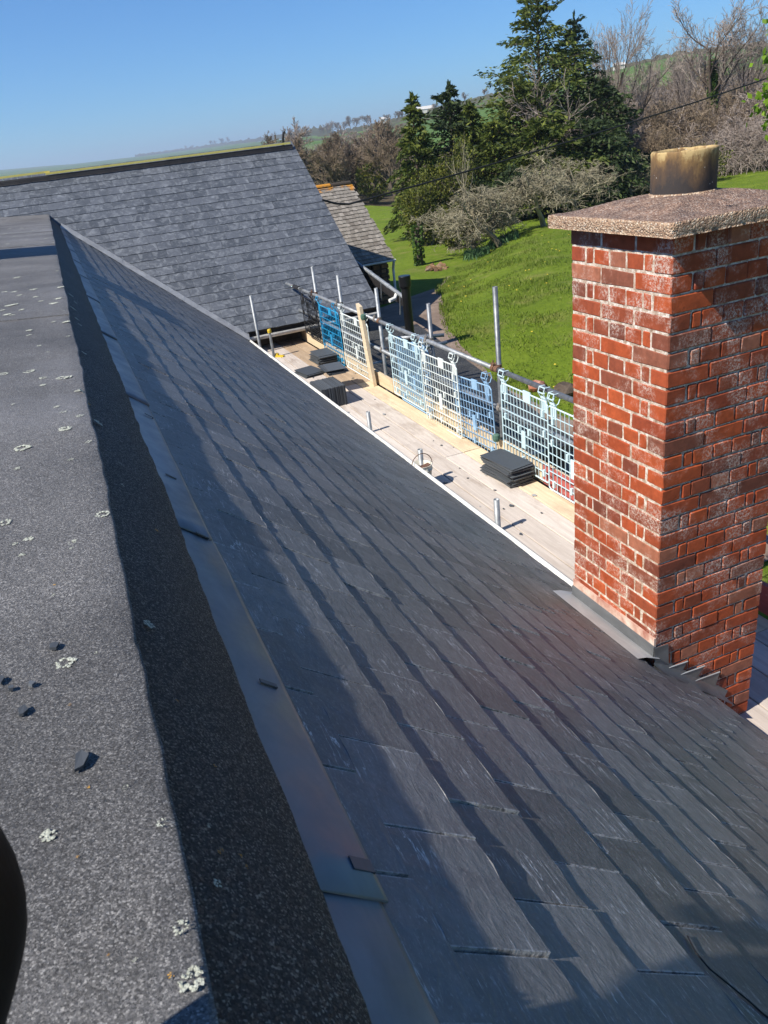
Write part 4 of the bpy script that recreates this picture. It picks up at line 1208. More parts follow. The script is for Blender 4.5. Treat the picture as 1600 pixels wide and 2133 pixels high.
for (ya, yb, m_) in ((13.68, 9.3, 'galvanised'), (9.28, 6.30, 'galvanised'), (6.28, 1.0, 'dark_tube')):
    smooth_auto(tube('guard_rail', (xr, ya, RZ), (xr, yb, RZ), m_))
for (ya, yb) in ((13.4, 8.0), (7.98, 1.0)): smooth_auto(tube('mid_rail', (xr + 0.052, ya, RZ - 0.42), (xr + 0.052, yb, RZ - 0.42)))
XS = 3.56
STD = [(650, 555, 'galvanised'), (703, 573, 'galvanised'), (783, 600, 'galvanised'), (892, 632, 'dark_tube'), (1031, 597, 'dark_tube')]
sy = []
for (x, y, m_) in STD:
    p = hx(x, y, XS); sy.append(p.y); smooth_auto(tube('standard', (XS, p.y, p.z), (XS, p.y, -3.9), m_))
smooth_auto(tube('standard', (XS, 4.2, -1.9), (XS, 4.2, -3.9)))
def coupler(p, ax='y', m_='coupler_steel'):
    mb = MB()
    mb.tube([Vector(p) - Vector((0, 0.022, 0)), Vector(p) + Vector((0, 0.022, 0))], 0.034, 10)
    mb.tube([Vector(p) + Vector((0.05, 0, -0.024)), Vector(p) + Vector((0.05, 0, 0.024))], 0.034, 10)
    mb.box(Vector(p) + Vector((-0.01, 0.0, 0.042)), (0.02, 0.05, 0.018)); mb.tube([Vector(p) + Vector((0.0, 0.012, 0.03)), Vector(p) + Vector((0.0, 0.012, 0.075))], 0.007, 6)
    mb.tube([Vector(p) + Vector((0.05, -0.04, 0.0)), Vector(p) + Vector((0.05, -0.085, 0.0))], 0.007, 6)
    mb.tube([Vector(p) + Vector((0.05, 0.04, 0.01)), Vector(p) + Vector((0.07, 0.09, 0.02))], 0.007, 6)
    mb.build('coupler', MAT[m_], sc)
for i, y in enumerate(sy + [4.2]):
    coupler((xr, y - 0.005, RZ), 'y', 'rust' if i in (0, 4) else 'coupler_steel')
    coupler((xr + 0.052, y + 0.01, RZ - 0.42), 'y', 'coupler_steel')
mb = MB()
for y in (9.29, 6.29):
    mb = MB(); mb.tube([(xr, y - 0.03, RZ), (xr, y + 0.03, RZ)], 0.031, 12); mb.build('sleeve_coupler', MAT['rust'], sc)
mb = MB(); mb.tube([(xr, 13.2, RZ), (xr, 12.9, RZ)], 0.036, 10); mb.build('cable_wrap', MAT['black_matt'], sc)
for y in (12.2, 10.9, 9.38, 7.9, 6.3, 4.2, 2.3):           # transoms below the deck, ends sticking out
    smooth_auto(tube('transom', (2.5, y + 0.06, DZ - 0.07), (XS + 0.25 + random.uniform(0, 0.35), y + 0.06, DZ - 0.07)))
for (p0, p1) in (((XS + 0.05, 9.42, -2.35), (XS + 0.75, 9.1, -2.38)), ((XS + 0.03, 9.0, -2.62), (XS + 0.5, 7.9, -2.72)), ((XS + 0.05, 9.5, -2.6), (XS + 0.9, 9.35, -2.55))):
    smooth_auto(tube('brace', p0, p1))
# inside standards standing just proud of the boards
STUB = []
for (bx, by, tx, ty, m_) in ((1038, 1106, 1032, 1040, 'galvanised'), (772, 900, 763.5, 858, 'galvanised'), (882, 1005, 873, 936, 'galvanised')):
    b_ = hz(bx, by, DZ); r_ = ray(tx, ty); t_ = r_ * (math.hypot(b_.x, b_.y) / math.hypot(r_.x, r_.y)); STUB.append((b_, t_))
    smooth_auto(tube('standard', (b_.x, b_.y, t_.z), (b_.x, b_.y, -3.9), m_))
fp = Vector((2.655, 12.86, 0)); r_ = ray(516, 616); tz = r_.z * (math.hypot(fp.x, fp.y) / math.hypot(r_.x, r_.y))
smooth_auto(tube('standard', (fp.x, fp.y, tz), (fp.x, fp.y, -3.9)))
smooth_auto(tube('guard_rail', (2.66, 12.78, DZ + 0.02), (3.4, 12.80, DZ + 0.05), 'dark_tube')) if False else None

# capped tube by the barn gutter, yellow cap
b_ = hz(571, 744, DZ); r_ = ray(557, 690); t_ = r_ * (math.hypot(b_.x, b_.y) / math.hypot(r_.x, r_.y))
ct = empty('capped_tube', (b_.x, b_.y, DZ), 'short grey tube with a bright yellow cap at the far corner of the deck', 'pole')
mb = MB(); mb.tube([(b_.x, b_.y, DZ), (b_.x, b_.y, t_.z)], 0.022, 12); mb.build('tube', MAT['galvanised'], ct)
mb = MB(); mb.tube([(b_.x, b_.y, t_.z - 0.03), (b_.x, b_.y, t_.z + 0.008), (b_.x, b_.y, t_.z + 0.03)], [0.03, 0.033, 0.026], 12); mb.build('cap', MAT['yellow_plastic'], ct)
# yellow wedge on the deck
c = hz(577, 742, DZ)
yw = MB(); yw.prism([c + Vector((-0.05, -0.03, 0)), c + Vector((0.06, -0.16, 0)), c + Vector((0.10, -0.13, 0)), c + Vector((-0.01, 0.04, 0))], (0, 0, 0.025))
yw.prism([c + Vector((-0.03, -0.02, 0.025)), c + Vector((0.0, -0.06, 0.025)), c + Vector((0.03, -0.04, 0.025)), c + Vector((0.0, 0.02, 0.025))], (0, 0, 0.03))
tag(yw.build('plastic_wedge', MAT['yellow_plastic']), 'small yellow plastic piece lying on the far end of the plank deck', 'wedge')

# timber post against the rail
pb_ = hx(778, 797, 3.45); pt_ = hx(747, 629, 3.44)
mb = MB(); ax_ = (pt_ - pb_).normalized(); e1 = Vector((0, 1, 0)); e1 = (e1 - ax_ * e1.dot(ax_)).normalized(); e2 = ax_.cross(e1)
q_ = [pb_ - e1 * 0.065 - e2 * 0.022, pb_ + e1 * 0.065 - e2 * 0.022, pb_ + e1 * 0.065 + e2 * 0.022, pb_ - e1 * 0.065 + e2 * 0.022]
q_ = [Vector((p.x, p.y, DZ + 0.002)) for p in q_]
L_ = (pt_ - pb_)
vs = q_ + [p + L_ + (Vector((0, 0, -0.02)) if i in (0, 3) else Vector((0, 0, 0.01))) for i, p in enumerate(q_)]
mb.add(vs, [(3, 2, 1, 0), (4, 5, 6, 7), (0, 1, 5, 4), (1, 2, 6, 5), (2, 3, 7, 6), (3, 0, 4, 7)])
post_o = tag(mb.build('timber_post', MAT['new_timber']), 'raw timber board propped upright against the guard rail beside the white brick guard', 'post')

# ================================================================== BRICK GUARDS hung on the rail
def brick_guard(label, x, y, zt, wd, ht, m_, tilt=0.0, lean_=0.0, hooks=(0.12, 0.88), clips=True, bars=14, rows_=9, plate=True, drop=0.0):
    """plastic mesh guard: y = end nearest the camera, runs wd towards +Y"""
    g = empty('brick_guard', (x, y + wd / 2, zt - ht), label, 'brick guard', 'plastic brick guards hung along the scaffold rail')
    R_ = Matrix.Translation(Vector((x, y + wd / 2, zt))) @ Matrix.Rotation(tilt, 4, 'X') @ Matrix.Rotation(lean_, 4, 'Y')
    def T(u, w, d=0.0): return R_ @ Vector((d, u - wd / 2, -w))
    M3 = R_.to_3x3()
    def bar(mb, a, b, w_, t_):
        a = Vector(a); b = Vector(b); d_ = (b - a); L__ = d_.length; d_.normalize()
        nx = M3 @ Vector((1, 0, 0)); sd_ = d_.cross(nx)
        mb.prism([a - sd_ * w_ / 2 - nx * t_ / 2, a + sd_ * w_ / 2 - nx * t_ / 2, b + sd_ * w_ / 2 - nx * t_ / 2, b - sd_ * w_ / 2 - nx * t_ / 2], nx * t_)
    mat = MAT[m_]
    fr = MB()
    pts = [T(0.03, 0), T(wd - 0.03, 0), T(wd, 0.03), T(wd, ht - 0.02), T(wd - 0.02, ht), T(0.02, ht), T(0, ht - 0.02), T(0, 0.03)]
    fr.tube(pts, 0.0075, 6, closed=True); fr.build('frame', mat, g)
    gr = MB()
    for i in range(1, bars):
        u = wd * i / bars; bar(gr, T(u, 0), T(u, ht), 0.0046, 0.007)
    for j in range(1, rows_):
        w_ = ht * j / rows_; bar(gr, T(0, w_), T(wd, w_), 0.0052, 0.008)
    tag(gr.build('mesh_grid', mat, g), kind='stuff')
    for h_ in hooks:
        u = wd * h_
        hk = MB()
        bar(hk, T(u - 0.03, 0.10), T(u - 0.03, -0.035), 0.02, 0.01); bar(hk, T(u + 0.03, 0.10), T(u + 0.03, -0.035), 0.02, 0.01); bar(hk, T(u, 0.10), T(u, -0.02), 0.022, 0.008)
        # square clip round the tube
        ztop = zt + 0.05
        for du in (-0.04, 0.04):
            cpt = [T(u + du, -0.03, -0.008), T(u + du, -0.085, -0.036), T(u + du, -0.13, -0.02), T(u + du, -0.13, 0.03), T(u + du, -0.085, 0.04), T(u + du, -0.04, 0.02)]
            hk.tube(cpt, 0.0048, 6, closed=True)
        bar(hk, T(u - 0.04, -0.085, -0.036), T(u + 0.04, -0.085, -0.036), 0.010, 0.006); bar(hk, T(u - 0.04, -0.13, -0.02), T(u + 0.04, -0.13, -0.02), 0.010, 0.006)
        bar(hk, T(u - 0.04, -0.035, -0.008), T(u + 0.04, -0.035, -0.008), 0.016, 0.01)
        hk.build('hook', mat, g)
    if plate:
        pl_ = MB(); c0 = T(wd * 0.5, ht * 0.60); bar(pl_, T(wd * 0.52, ht * 0.50), T(wd * 0.52, ht * 0.72), 0.062, 0.012); pl_.build('label_plate', mat, g)
        pl_ = MB(); bar(pl_, T(wd * 0.42, -0.02), T(wd * 0.42, 0.085), 0.12, 0.012); pl_.build('name_plate', mat, g)
    if clips:
        for (u, w_) in ((0.10, 0.16), (0.90, 0.16), (0.08, 0.40), (0.92, 0.42), (0.40, 0.48), (0.62, 0.50), (0.1, 0.9), (0.9, 0.92), (0.55, 0.88)):
            cl = MB(); bar(cl, T(wd * u, ht * w_ - 0.03), T(wd * u, ht * w_ + 0.03), 0.026, 0.02); cl.build('clip', mat, g)
    return g
GX = 3.475
GT = RZ - 0.10                               # top of a guard hung on the rail
def gy_(px_, py_): return hx(px_, py_, GX).y
ya = gy_(1140, 822); yb = gy_(1043, 790)
brick_guard('pale blue brick guard hanging behind the large stack of slates', GX, ya, GT, yb - ya, 0.76, 'guard_pale_blue', 0.0, 0.0, (0.06, 0.93))
brick_guard('pale blue brick guard partly hidden by the left side of the brick chimney', GX - 0.012, ya - 0.78, GT - 0.015, 0.76, 0.78, 'guard_pale_blue', 0.0, 0.0, (0.1, 0.88), bars=12)
ya2 = gy_(1024, 800); yb2 = gy_(945, 765)
brick_guard('mid blue brick guard hanging low and tilted from one loose clip', GX + 0.02, 6.42, GT - 0.13, 0.82, 0.74, 'guard_mid_blue', rad(-3.5), 0.0, (0.10,), bars=13)
brick_guard('white brick guard overlapping the blue ones in the middle of the rail', GX - 0.025, 7.06, GT - 0.03, 0.88, 0.80, 'guard_white', rad(-1.2), 0.0, (0.06, 0.92))
brick_guard('pale blue brick guard right of the timber post and left of the middle white one', GX - 0.005, 8.02, GT, 0.92, 0.76, 'guard_pale_blue', 0.0, 0.0, (0.1, 0.92))
brick_guard('second pale blue brick guard doubled up behind the one nearest the timber post', GX + 0.02, 7.84, GT - 0.01, 0.92, 0.80, 'guard_mid_blue', 0.0, 0.0, (0.1,))
yw_ = gy_(765, 676)
brick_guard('greenish white brick guard between the timber post and the bright blue one', GX, yw_, GT, gy_(708, 650) - yw_, 0.80, 'guard_white', 0.0, 0.0, (0.08, 0.92), bars=13)
ybb = gy_(703, 648)
brick_guard('bright blue brick guard with an empty clip sticking up at its corner', GX, ybb, GT - 0.02, gy_(661, 620) - ybb, 0.80, 'guard_bright_blue', 0.0, 0.0, (0.12, 0.95), bars=12)
ybk = gy_(656, 622)
brick_guard('black brick guard at the far end of the rail against the barn roof', GX, ybk + 0.03, GT, 0.80, 0.62, 'guard_black', 0.0, 0.0, (0.15, 0.85), bars=9, plate=False)
brick_guard('second black brick guard doubled behind the far black one', GX + 0.04, ybk - 0.06, GT - 0.03, 0.74, 0.66, 'guard_black', 0.0, 0.0, (0.5,), bars=9, plate=False)
brick_guard('blue brick guard seen low through the gap right of the brick chimney', GX, 3.12, GT, 0.95, 0.80, 'guard_bright_blue', 0.0, 0.0)
# green clip on the post and on the toe board
for (x, y, X_, lab) in ((757, 660, 3.42, 'dark green plastic cap on the edge of the timber post'), (1034, 911, 3.47, 'dusty green plastic cap at the toe board behind the big slate stack')):
    c = hx(x, y, X_); mb = MB(); mb.tube([c + Vector((0, 0, -0.04)), c + Vector((0, 0, -0.01)), c + Vector((0, 0, 0.025)), c + Vector((0, 0, 0.035))], [0.03, 0.04, 0.036, 0.02], 10)
    mb.build('end_cap', MAT['green_plastic'], post_o if y < 700 else sc)

# ================================================================== SLATE STACKS, BUCKET
def slate_stack(label, cx_, cy_, wx, wy, n_, rz, z0=DZ + 0.004, t=0.0085, jit=0.02, tilt=0.0):
    g = empty('slate_stack', (cx_, cy_, z0), label, 'slate stack', 'stacks of slates on the scaffold deck')
    lib = []
    for i in range(4):
        q = random.Random(i + int(wx * 100)); P = []
        for (a, b) in ((-.5, -.5), (0, -.5), (.5, -.5), (.5, 0), (.5, .5), (0, .5), (-.5, .5), (-.5, 0)):
            P.append(Vector((a * wx + q.uniform(-.004, .004), b * wy + q.uniform(-.004, .004), 0)))
        mb = MB(); mb.prism(P, (0, 0, t * 0.72)); lib.append(mb.mesh('slate', MAT['stack_slate']))
    for i in range(n_):
        M = Matrix.Translation((cx_ + random.gauss(0, jit), cy_ + random.gauss(0, jit), z0 + i * t)) @ Matrix.Rotation(rz + random.gauss(0, 0.06), 4, 'Z') @ Matrix.Rotation(random.gauss(0, 0.004) + tilt, 4, 'Y')
        link('slate', random.choice(lib), g, M)
    return g
c = hz(1050, 985, DZ)
slate_stack('tallest stack of dark slates standing by the pale blue guard near the chimney', 3.325, 5.88, 0.25, 0.50, 19, rad(2), t=0.0098, jit=0.016)
c = hz(676, 752, DZ)
slate_stack('stack of slates in front of the bright blue guard', c.x, c.y, 0.28, 0.46, 16, rad(0), jit=0.02)
c = hz(700, 812, DZ)
slate_stack('uneven pile of slates lying on the dark leaning slab', c.x + 0.02, c.y - 0.02, 0.24, 0.40, 8, rad(-4), z0=DZ + 0.27, jit=0.03)
c = hz(652, 810, DZ)
slate_stack('low flat pile of slates lying by the gutter', c.x, c.y, 0.27, 0.42, 6, rad(6), z0=DZ + 0.22, jit=0.015)
# dark crate-like stack of slates on edge below them
c = hz(700, 845, DZ)
g = empty('slate_bundle', (c.x, c.y, DZ), 'dark block of slates on edge beside the gutter, with loose piles on top', 'slate bundle')
for i in range(26):
    mb = MB(); mb.box((c.x - 0.17 + i * 0.0125, c.y + 0.20 + random.uniform(-.012, .012), DZ + 0.13 + random.uniform(-.004, .004)), (0.0095, 0.50, 0.255)); mb.build('slate', MAT['stack_slate'], g)
for i in range(14):
    mb = MB(); mb.box((c.x - 0.30 + i * 0.010, c.y + 0.34 + random.uniform(-.012, .012), DZ + 0.11 + random.uniform(-.004, .004)), (0.008, 0.45, 0.205)); mb.build('slate', MAT['stack_slate'], g)

# bucket hung on the middle stub
sb, st_ = STUB[2]
bk = empty('bucket', (sb.x - 0.055, sb.y - 0.15, DZ + 0.03), 'grubby white bucket full of rubble hanging on the scaffold stub by the gutter', 'bucket')
bc_ = hz(872, 958, DZ + 0.22)
bx_, by_ = sb.x - 0.045, sb.y - 0.10
mb = MB(); n = 24
zb_ = DZ + 0.06; zt_ = DZ + 0.235
prof = [(0.001, zb_), (0.082, zb_), (0.088, zb_ + 0.06), (0.098, zt_ - 0.05), (0.104, zt_ - 0.05), (0.104, zt_ - 0.04), (0.099, zt_ - 0.04), (0.102, zt_), (0.108, zt_ + 0.004), (0.098, zt_ + 0.004), (0.095, zt_ - 0.06)]
vs = []
for (r_, z_) in prof:
    for j in range(n): vs.append((bx_ + r_ * math.cos(2 * math.pi * j / n), by_ + r_ * math.sin(2 * math.pi * j / n), z_))
mb.add(vs, [(a * n + j, a * n + (j + 1) % n, (a + 1) * n + (j + 1) % n, (a + 1) * n + j) for a in range(len(prof) - 1) for j in range(n)])
mb.build('pail', MAT['bucket_plastic'], bk, smooth=True)
mb = MB(); mb.add([(bx_ + r_ * math.cos(2 * math.pi * j / 14), by_ + r_ * math.sin(2 * math.pi * j / 14), zt_ - 0.03 + 0.018 * random.uniform(-1, 1)) for r_ in (0.095, 0.05) for j in range(14)] + [(bx_, by_, zt_ - 0.01)],
              [(j, (j + 1) % 14, 14 + (j + 1) % 14, 14 + j) for j in range(14)] + [(14 + j, 14 + (j + 1) % 14, 28) for j in range(14)])
mb.build('rubble', MAT['soil'], bk)
mb = MB(); mb.tube([(bx_ - 0.105 * math.cos(t_), by_ - 0.02, zt_ + 0.115 * math.sin(t_)) for t_ in np.linspace(0, math.pi, 14)], 0.004, 6); mb.build('handle', MAT['rust'], bk)

db = MB(); rk = random.Random(31)
for i in range(46):
    x = rk.uniform(2.62, 3.46); y = rk.uniform(3.6, 12.2); s_ = rk.choice((0.006, 0.009, 0.014, 0.022)); n_ = rk.choice((4, 5)); P = []
    for q_ in range(n_):
        th = 2 * math.pi * (q_ + rk.uniform(-.3, .3)) / n_; P.append(Vector((x + math.cos(th) * s_, y + math.sin(th) * s_ * rk.uniform(0.6, 1.8), DZ + 0.0045)))
    db.prism(P, (0, 0, 0.004), rk.choice((0, 0, 1)))
tag(db.build('debris', [MAT['stack_slate'], MAT['lead_pale']]), kind='stuff')
# overhead cable from the barn verge out to the right
A = Vector((4.94, 15.45, barn_z(15.45) + 0.03)); ra = ray(727, 425); B = ra * (15.9 / ra.y)
rb = ray(1600, 149); C_ = rb * (18.0 / rb.y)
B = ray(727, 425) * (15.6 / ray(727, 425).y)
E_ = C_ + (C_ - B) * 0.5
pts = [A, A * 0.5 + B * 0.5 + Vector((0, 0, -0.03)), B]
for i in range(1, 25):
    t_ = i / 24; p = B.lerp(E_, t_); p.z -= 0.5 * 4 * t_ * (1 - t_) * 0.35; pts.append(p)
mb = MB(); mb.tube(pts, 0.020, 6)
tag(mb.build('overhead_cable', MAT['black_cable']), 'thick black overhead cable sagging from the barn roof edge to the right', 'cable')
# wire lying on the slates, bottom right
pts = []
for (x, y) in ((1432, 1950), (1450, 1985), (1478, 2018), (1520, 2052), (1560, 2085), (1590, 2112), (1640, 2150)):
    c = hit(x, y, NR, NR.dot(rp(0, 0, 0.006))); pts.append(c)
mb = MB(); mb.tube(pts, 0.0015, 6)
tag(mb.build('wire', MAT['black_cable']), 'thin dark wire lying across the slates in the bottom right corner', 'wire')
# slate chips on the felt
for (x, y, s_, lab) in ((171, 1590, 0.0155, 'largest slate chip on the felt, triangular'), (112, 1350, 0.010, 'flat slate chip beside the big ring of lichen'), (47, 1485, 0.0095, 'half sunk slate chip at the left edge of the felt'), (66, 1428, 0.006, 'tiny slate chip between two larger ones on the felt'), (3, 1420, 0.008, 'slate chip cut by the left edge of the photo'), (24, 1437, 0.005, 'smallest flake of slate near the left edge')):
    c = hfelt(x, y, 0.002); q = random.Random(int(x)); P = []
    n_ = q.choice((4, 5))
    for i in range(n_):
        th = 2 * math.pi * (i + q.uniform(-.25, .25)) / n_; s_ = s_ if i else s_ * 0.78; P.append(c + Vector((math.cos(th) * s_ * q.uniform(.6, 1.15), math.sin(th) * s_ * q.uniform(.8, 1.4), 0.002 * q.random())))
    mb = MB(); mb.prism(P, (0.001, 0, 0.004))
    tag(mb.build('slate_chip', MAT['stack_slate']), lab, 'slate chip', 'slate chips on the felt')

# ================================================================== PERSON sitting beside the camera, knee in frame
def skinned(name, joints, bones, mat, parent, root=0, sub=2):
    me = bpy.data.meshes.new(name)
    me.from_pydata([j[0] for j in joints], bones, [])
    o = link(name, me, parent)
    sk = o.modifiers.new('skin', 'SKIN'); ss = o.modifiers.new('sub', 'SUBSURF'); ss.levels = sub; ss.render_levels = sub
    if not me.skin_vertices: me.skin_vertices.new()
    for i, j in enumerate(joints):
        r_ = j[1]; me.skin_vertices[0].data[i].radius = (r_, r_) if not isinstance(r_, tuple) else r_
    me.skin_vertices[0].data[root].use_root = True
    sk.use_smooth_shade = True
    me.materials.append(MAT[mat])
    return o
PX, PY = -0.60, -0.47
person = empty('person', (PX, PY, FZ), 'person in black work clothes sitting on the felt, only a bent knee in frame', 'person')
hipz = FZ + 0.13
KN = ray(-212, 1772).normalized() * 0.47
HR = Vector((PX + 0.13, PY + 0.10, hipz + 0.01)); AN = Vector((-0.52, 0.22, FZ + 0.07))
J = [((PX, PY, hipz), 0.15), ((PX + 0.02, PY - 0.02, hipz + 0.24), 0.14), ((PX + 0.04, PY, hipz + 0.44), 0.15), ((PX + 0.06, PY + 0.03, hipz + 0.56), 0.06), ((PX + 0.08, PY + 0.06, hipz + 0.62), 0.055),
     (HR, 0.10), (HR.lerp(KN, 0.55), 0.085), (HR.lerp(KN, 0.88), 0.084), (KN, 0.088), (KN.lerp(AN, 0.35), 0.06), (AN, 0.045),
     ((PX - 0.14, PY + 0.10, hipz), 0.10), ((PX - 0.20, PY + 0.36, hipz + 0.16), 0.085), ((PX - 0.20, PY + 0.52, hipz + 0.24), 0.075), ((PX - 0.22, PY + 0.60, hipz + 0.05), 0.06), ((PX - 0.24, PY + 0.66, FZ + 0.06), 0.045),
     ((PX + 0.20, PY - 0.02, hipz + 0.44), 0.075), ((PX + 0.34, PY + 0.08, hipz + 0.24), 0.055), ((PX + 0.52, PY + 0.24, hipz + 0.40), 0.04),
     ((PX - 0.14, PY + 0.0, hipz + 0.44), 0.075), ((PX - 0.06, PY + 0.42, hipz + 0.38), 0.055), ((PX + 0.08, PY + 0.85, hipz + 0.50), 0.045)]
Bn = [(0, 1), (1, 2), (2, 3), (3, 4), (0, 5), (5, 6), (6, 7), (7, 8), (8, 9), (9, 10), (0, 11), (11, 12), (12, 13), (13, 14), (14, 15), (2, 16), (16, 17), (17, 18), (2, 19), (19, 20), (20, 21)]
skinned('body', J, Bn, 'trouser_fabric', person, 0, 3)
def head_at(c, parent):
    bm = bmesh.new(); bmesh.ops.create_uvsphere(bm, u_segments=24, v_segments=18, radius=0.105)
    for v_ in bm.verts:
        x, y, z = v_.co
        y *= 1.12; z *= 1.18
        if z < 0: x *= 1 - 0.25 * (-z / 0.124); 
        if y > 0.07 and abs(x) < 0.02 and -0.03 < z < 0.03: y += 0.022 * (1 - abs(x) / 0.02)
        if y > 0.05 and 0.02 < abs(x) < 0.055 and 0.005 < z < 0.035: y -= 0.009
        if y > 0.06 and abs(x) < 0.03 and -0.065 < z < -0.048: y -= 0.005
        v_.co = (x, y, z)
    me = bpy.data.meshes.new('head'); bm.to_mesh(me); bm.free(); me.materials.append(MAT['skin']); me.polygons.foreach_set('use_smooth', [True] * len(me.polygons))
    o = link('head', me, parent, Matrix.Translation(c) @ Matrix.Rotation(rad(-25), 4, 'Z'))
    bm = bmesh.new(); bmesh.ops.create_uvsphere(bm, u_segments=20, v_segments=14, radius=0.112)
    for v_ in list(bm.verts):
        x, y, z = v_.co; v_.co = (x, y * 1.12 - 0.012, z * 1.16 + 0.014)
    bmesh.ops.delete(bm, geom=[v_ for v_ in bm.verts if (v_.co.y > 0.045 and v_.co.z < 0.07) or v_.co.z < -0.06], context='VERTS')
    me = bpy.data.meshes.new('hair'); bm.to_mesh(me); bm.free(); me.materials.append(MAT['hair']); link('hair', me, parent, Matrix.Translation(c) @ Matrix.Rotation(rad(-25), 4, 'Z'))
    for s_ in (-1, 1):
        mb = MB(); mb.tube([c + Vector((s_ * 0.1, 0.0, -0.03)), c + Vector((s_ * 0.112, -0.01, 0.0)), c + Vector((s_ * 0.108, -0.005, 0.03))], [0.009, 0.017, 0.012], 8); mb.build('ear', MAT['skin'], parent, smooth=True)
head_at(Vector((PX + 0.10, PY + 0.09, hipz + 0.74)), person)
def hand(wr, d, up, parent):
    d = d.normalized(); s_ = d.cross(up).normalized()
    Js = [(wr, 0.026), (wr + d * 0.05, 0.032), (wr + d * 0.085, 0.03)]; Bs = [(0, 1), (1, 2)]
    for k_, (o_, L__) in enumerate(((-0.03, 0.062), (-0.01, 0.072), (0.01, 0.068), (0.03, 0.052))):
        b0 = len(Js); base = wr + d * 0.085 + s_ * o_
        Js += [(base, 0.0095), (base + d * L__ * 0.45 - up * 0.006, 0.009), (base + d * L__ * 0.75 - up * 0.022, 0.0085), (base + d * L__ * 0.9 - up * 0.042, 0.0075)]
        Bs += [(2, b0), (b0, b0 + 1), (b0 + 1, b0 + 2), (b0 + 2, b0 + 3)]
    b0 = len(Js); Js += [(wr + d * 0.03 - s_ * 0.04 - up * 0.008, 0.012), (wr + d * 0.06 - s_ * 0.055 - up * 0.02, 0.0105), (wr + d * 0.082 - s_ * 0.05 - up * 0.034, 0.009)]
    Bs += [(1, b0), (b0, b0 + 1), (b0 + 1, b0 + 2)]
    skinned('hand', Js, Bs, 'skin', parent, 0, 1)
hand(Vector((PX + 0.52, PY + 0.24, hipz + 0.40)), Vector((0.3, 0.3, 0.7)), Vector((-0.5, -0.3, 0.6)).normalized(), person)
hand(Vector((PX + 0.08, PY + 0.85, hipz + 0.50)), Vector((0.5, 0.8, 0.2)), UP, person)
for (p0, p1, p2) in ((AN, AN + Vector((-0.06, 0.06, -0.02)), AN + Vector((-0.14, 0.10, -0.025))), (Vector((PX - 0.24, PY + 0.66, FZ + 0.06)), Vector((PX - 0.24, PY + 0.74, FZ + 0.05)), Vector((PX - 0.24, PY + 0.84, FZ + 0.045)))):
    skinned('boot', [(p0, 0.055), (p1, 0.055), (p2, 0.045)], [(0, 1), (1, 2)], 'black_matt', person, 0, 1)
#@@VEG@@
# ================================================================== VEGETATION
class Twigs:
    def __init__(s): s.V = []; s.F = []; s.n = 0
    def path(s, P, R_, n=3):
        P = np.asarray(P, float); R_ = np.asarray(R_, float); k_ = len(P)
        T = np.gradient(P, axis=0); T /= np.maximum(np.linalg.norm(T, axis=1), 1e-9)[:, None]
        ref = np.array([0.0, 0.0, 1.0]) if abs(T[0][2]) < 0.9 else np.array([1.0, 0.0, 0.0])
        A_ = np.cross(T, ref); A_ /= np.maximum(np.linalg.norm(A_, axis=1), 1e-9)[:, None]
        B_ = np.cross(T, A_)
        th = np.arange(n) * 2 * math.pi / n
        V = P[:, None, :] + (A_[:, None, :] * np.cos(th)[None, :, None] + B_[:, None, :] * np.sin(th)[None, :, None]) * R_[:, None, None]
        i = np.arange(k_ - 1)[:, None] * n; j = np.arange(n)[None, :]; j2 = (j + 1) % n
        F = np.stack([i + j, i + j2, i + n + j2, i + n + j], -1).reshape(-1, 4) + s.n
        s.V.append(V.reshape(-1, 3)); s.F.append(F); s.n += k_ * n
    def mesh(s, name, mat):
        me = bpy.data.meshes.new(name)
        if not s.V:
            return me
        V = np.concatenate(s.V); F = np.concatenate(s.F)
        me.vertices.add(len(V)); me.vertices.foreach_set('co', V.ravel())
        me.loops.add(F.size); me.loops.foreach_set('vertex_index', F.ravel().astype(np.int32))
        me.polygons.add(len(F)); me.polygons.foreach_set('loop_start', np.arange(0, F.size, 4, dtype=np.int32)); me.polygons.foreach_set('loop_total', np.full(len(F), 4, np.int32))
        me.materials.append(MAT[mat]); me.update(calc_edges=True)
        return me
def kites(name, C, D, L, Wd, mat, nvec=None):
    """leaf sized kite faces: centre C, direction D, length L, width Wd"""
    C = np.asarray(C); D = np.asarray(D); n = len(C)
    D = D / np.maximum(np.linalg.norm(D, axis=1), 1e-9)[:, None]
    r = rng.normal(size=(n, 3)) if nvec is None else nvec + rng.normal(size=(n, 3)) * 0.45
    S_ = np.cross(D, r); S_ /= np.maximum(np.linalg.norm(S_, axis=1), 1e-9)[:, None]
    L = np.broadcast_to(L, n)[:, None]; Wd = np.broadcast_to(Wd, n)[:, None]
    V = np.stack([C - D * L * 0.45, C + S_ * Wd * 0.5 - D * L * 0.05, C + D * L * 0.55, C - S_ * Wd * 0.5 - D * L * 0.05], 1).reshape(-1, 3)
    F = np.arange(n * 4, dtype=np.int32)
    me = bpy.data.meshes.new(name)
    me.vertices.add(len(V)); me.vertices.foreach_set('co', V.ravel())
    me.loops.add(len(F)); me.loops.foreach_set('vertex_index', F)
    me.polygons.add(n); me.polygons.foreach_set('loop_start', np.arange(0, n * 4, 4, dtype=np.int32)); me.polygons.foreach_set('loop_total', np.full(n, 4, np.int32))
    me.materials.append(MAT[mat]); me.update(calc_edges=True)
    return me
def at(px_, py_, r_):
    """ground point at horizontal distance r_ in the direction of a photo pixel"""
    d = ray(px_, py_); k_ = r_ / math.hypot(d.x, d.y)
    return Vector((d.x * k_, d.y * k_, gz(d.x * k_, d.y * k_)))
def ztop(px_, py_, r_):
    d = ray(px_, py_); return d.z * r_ / math.hypot(d.x, d.y)

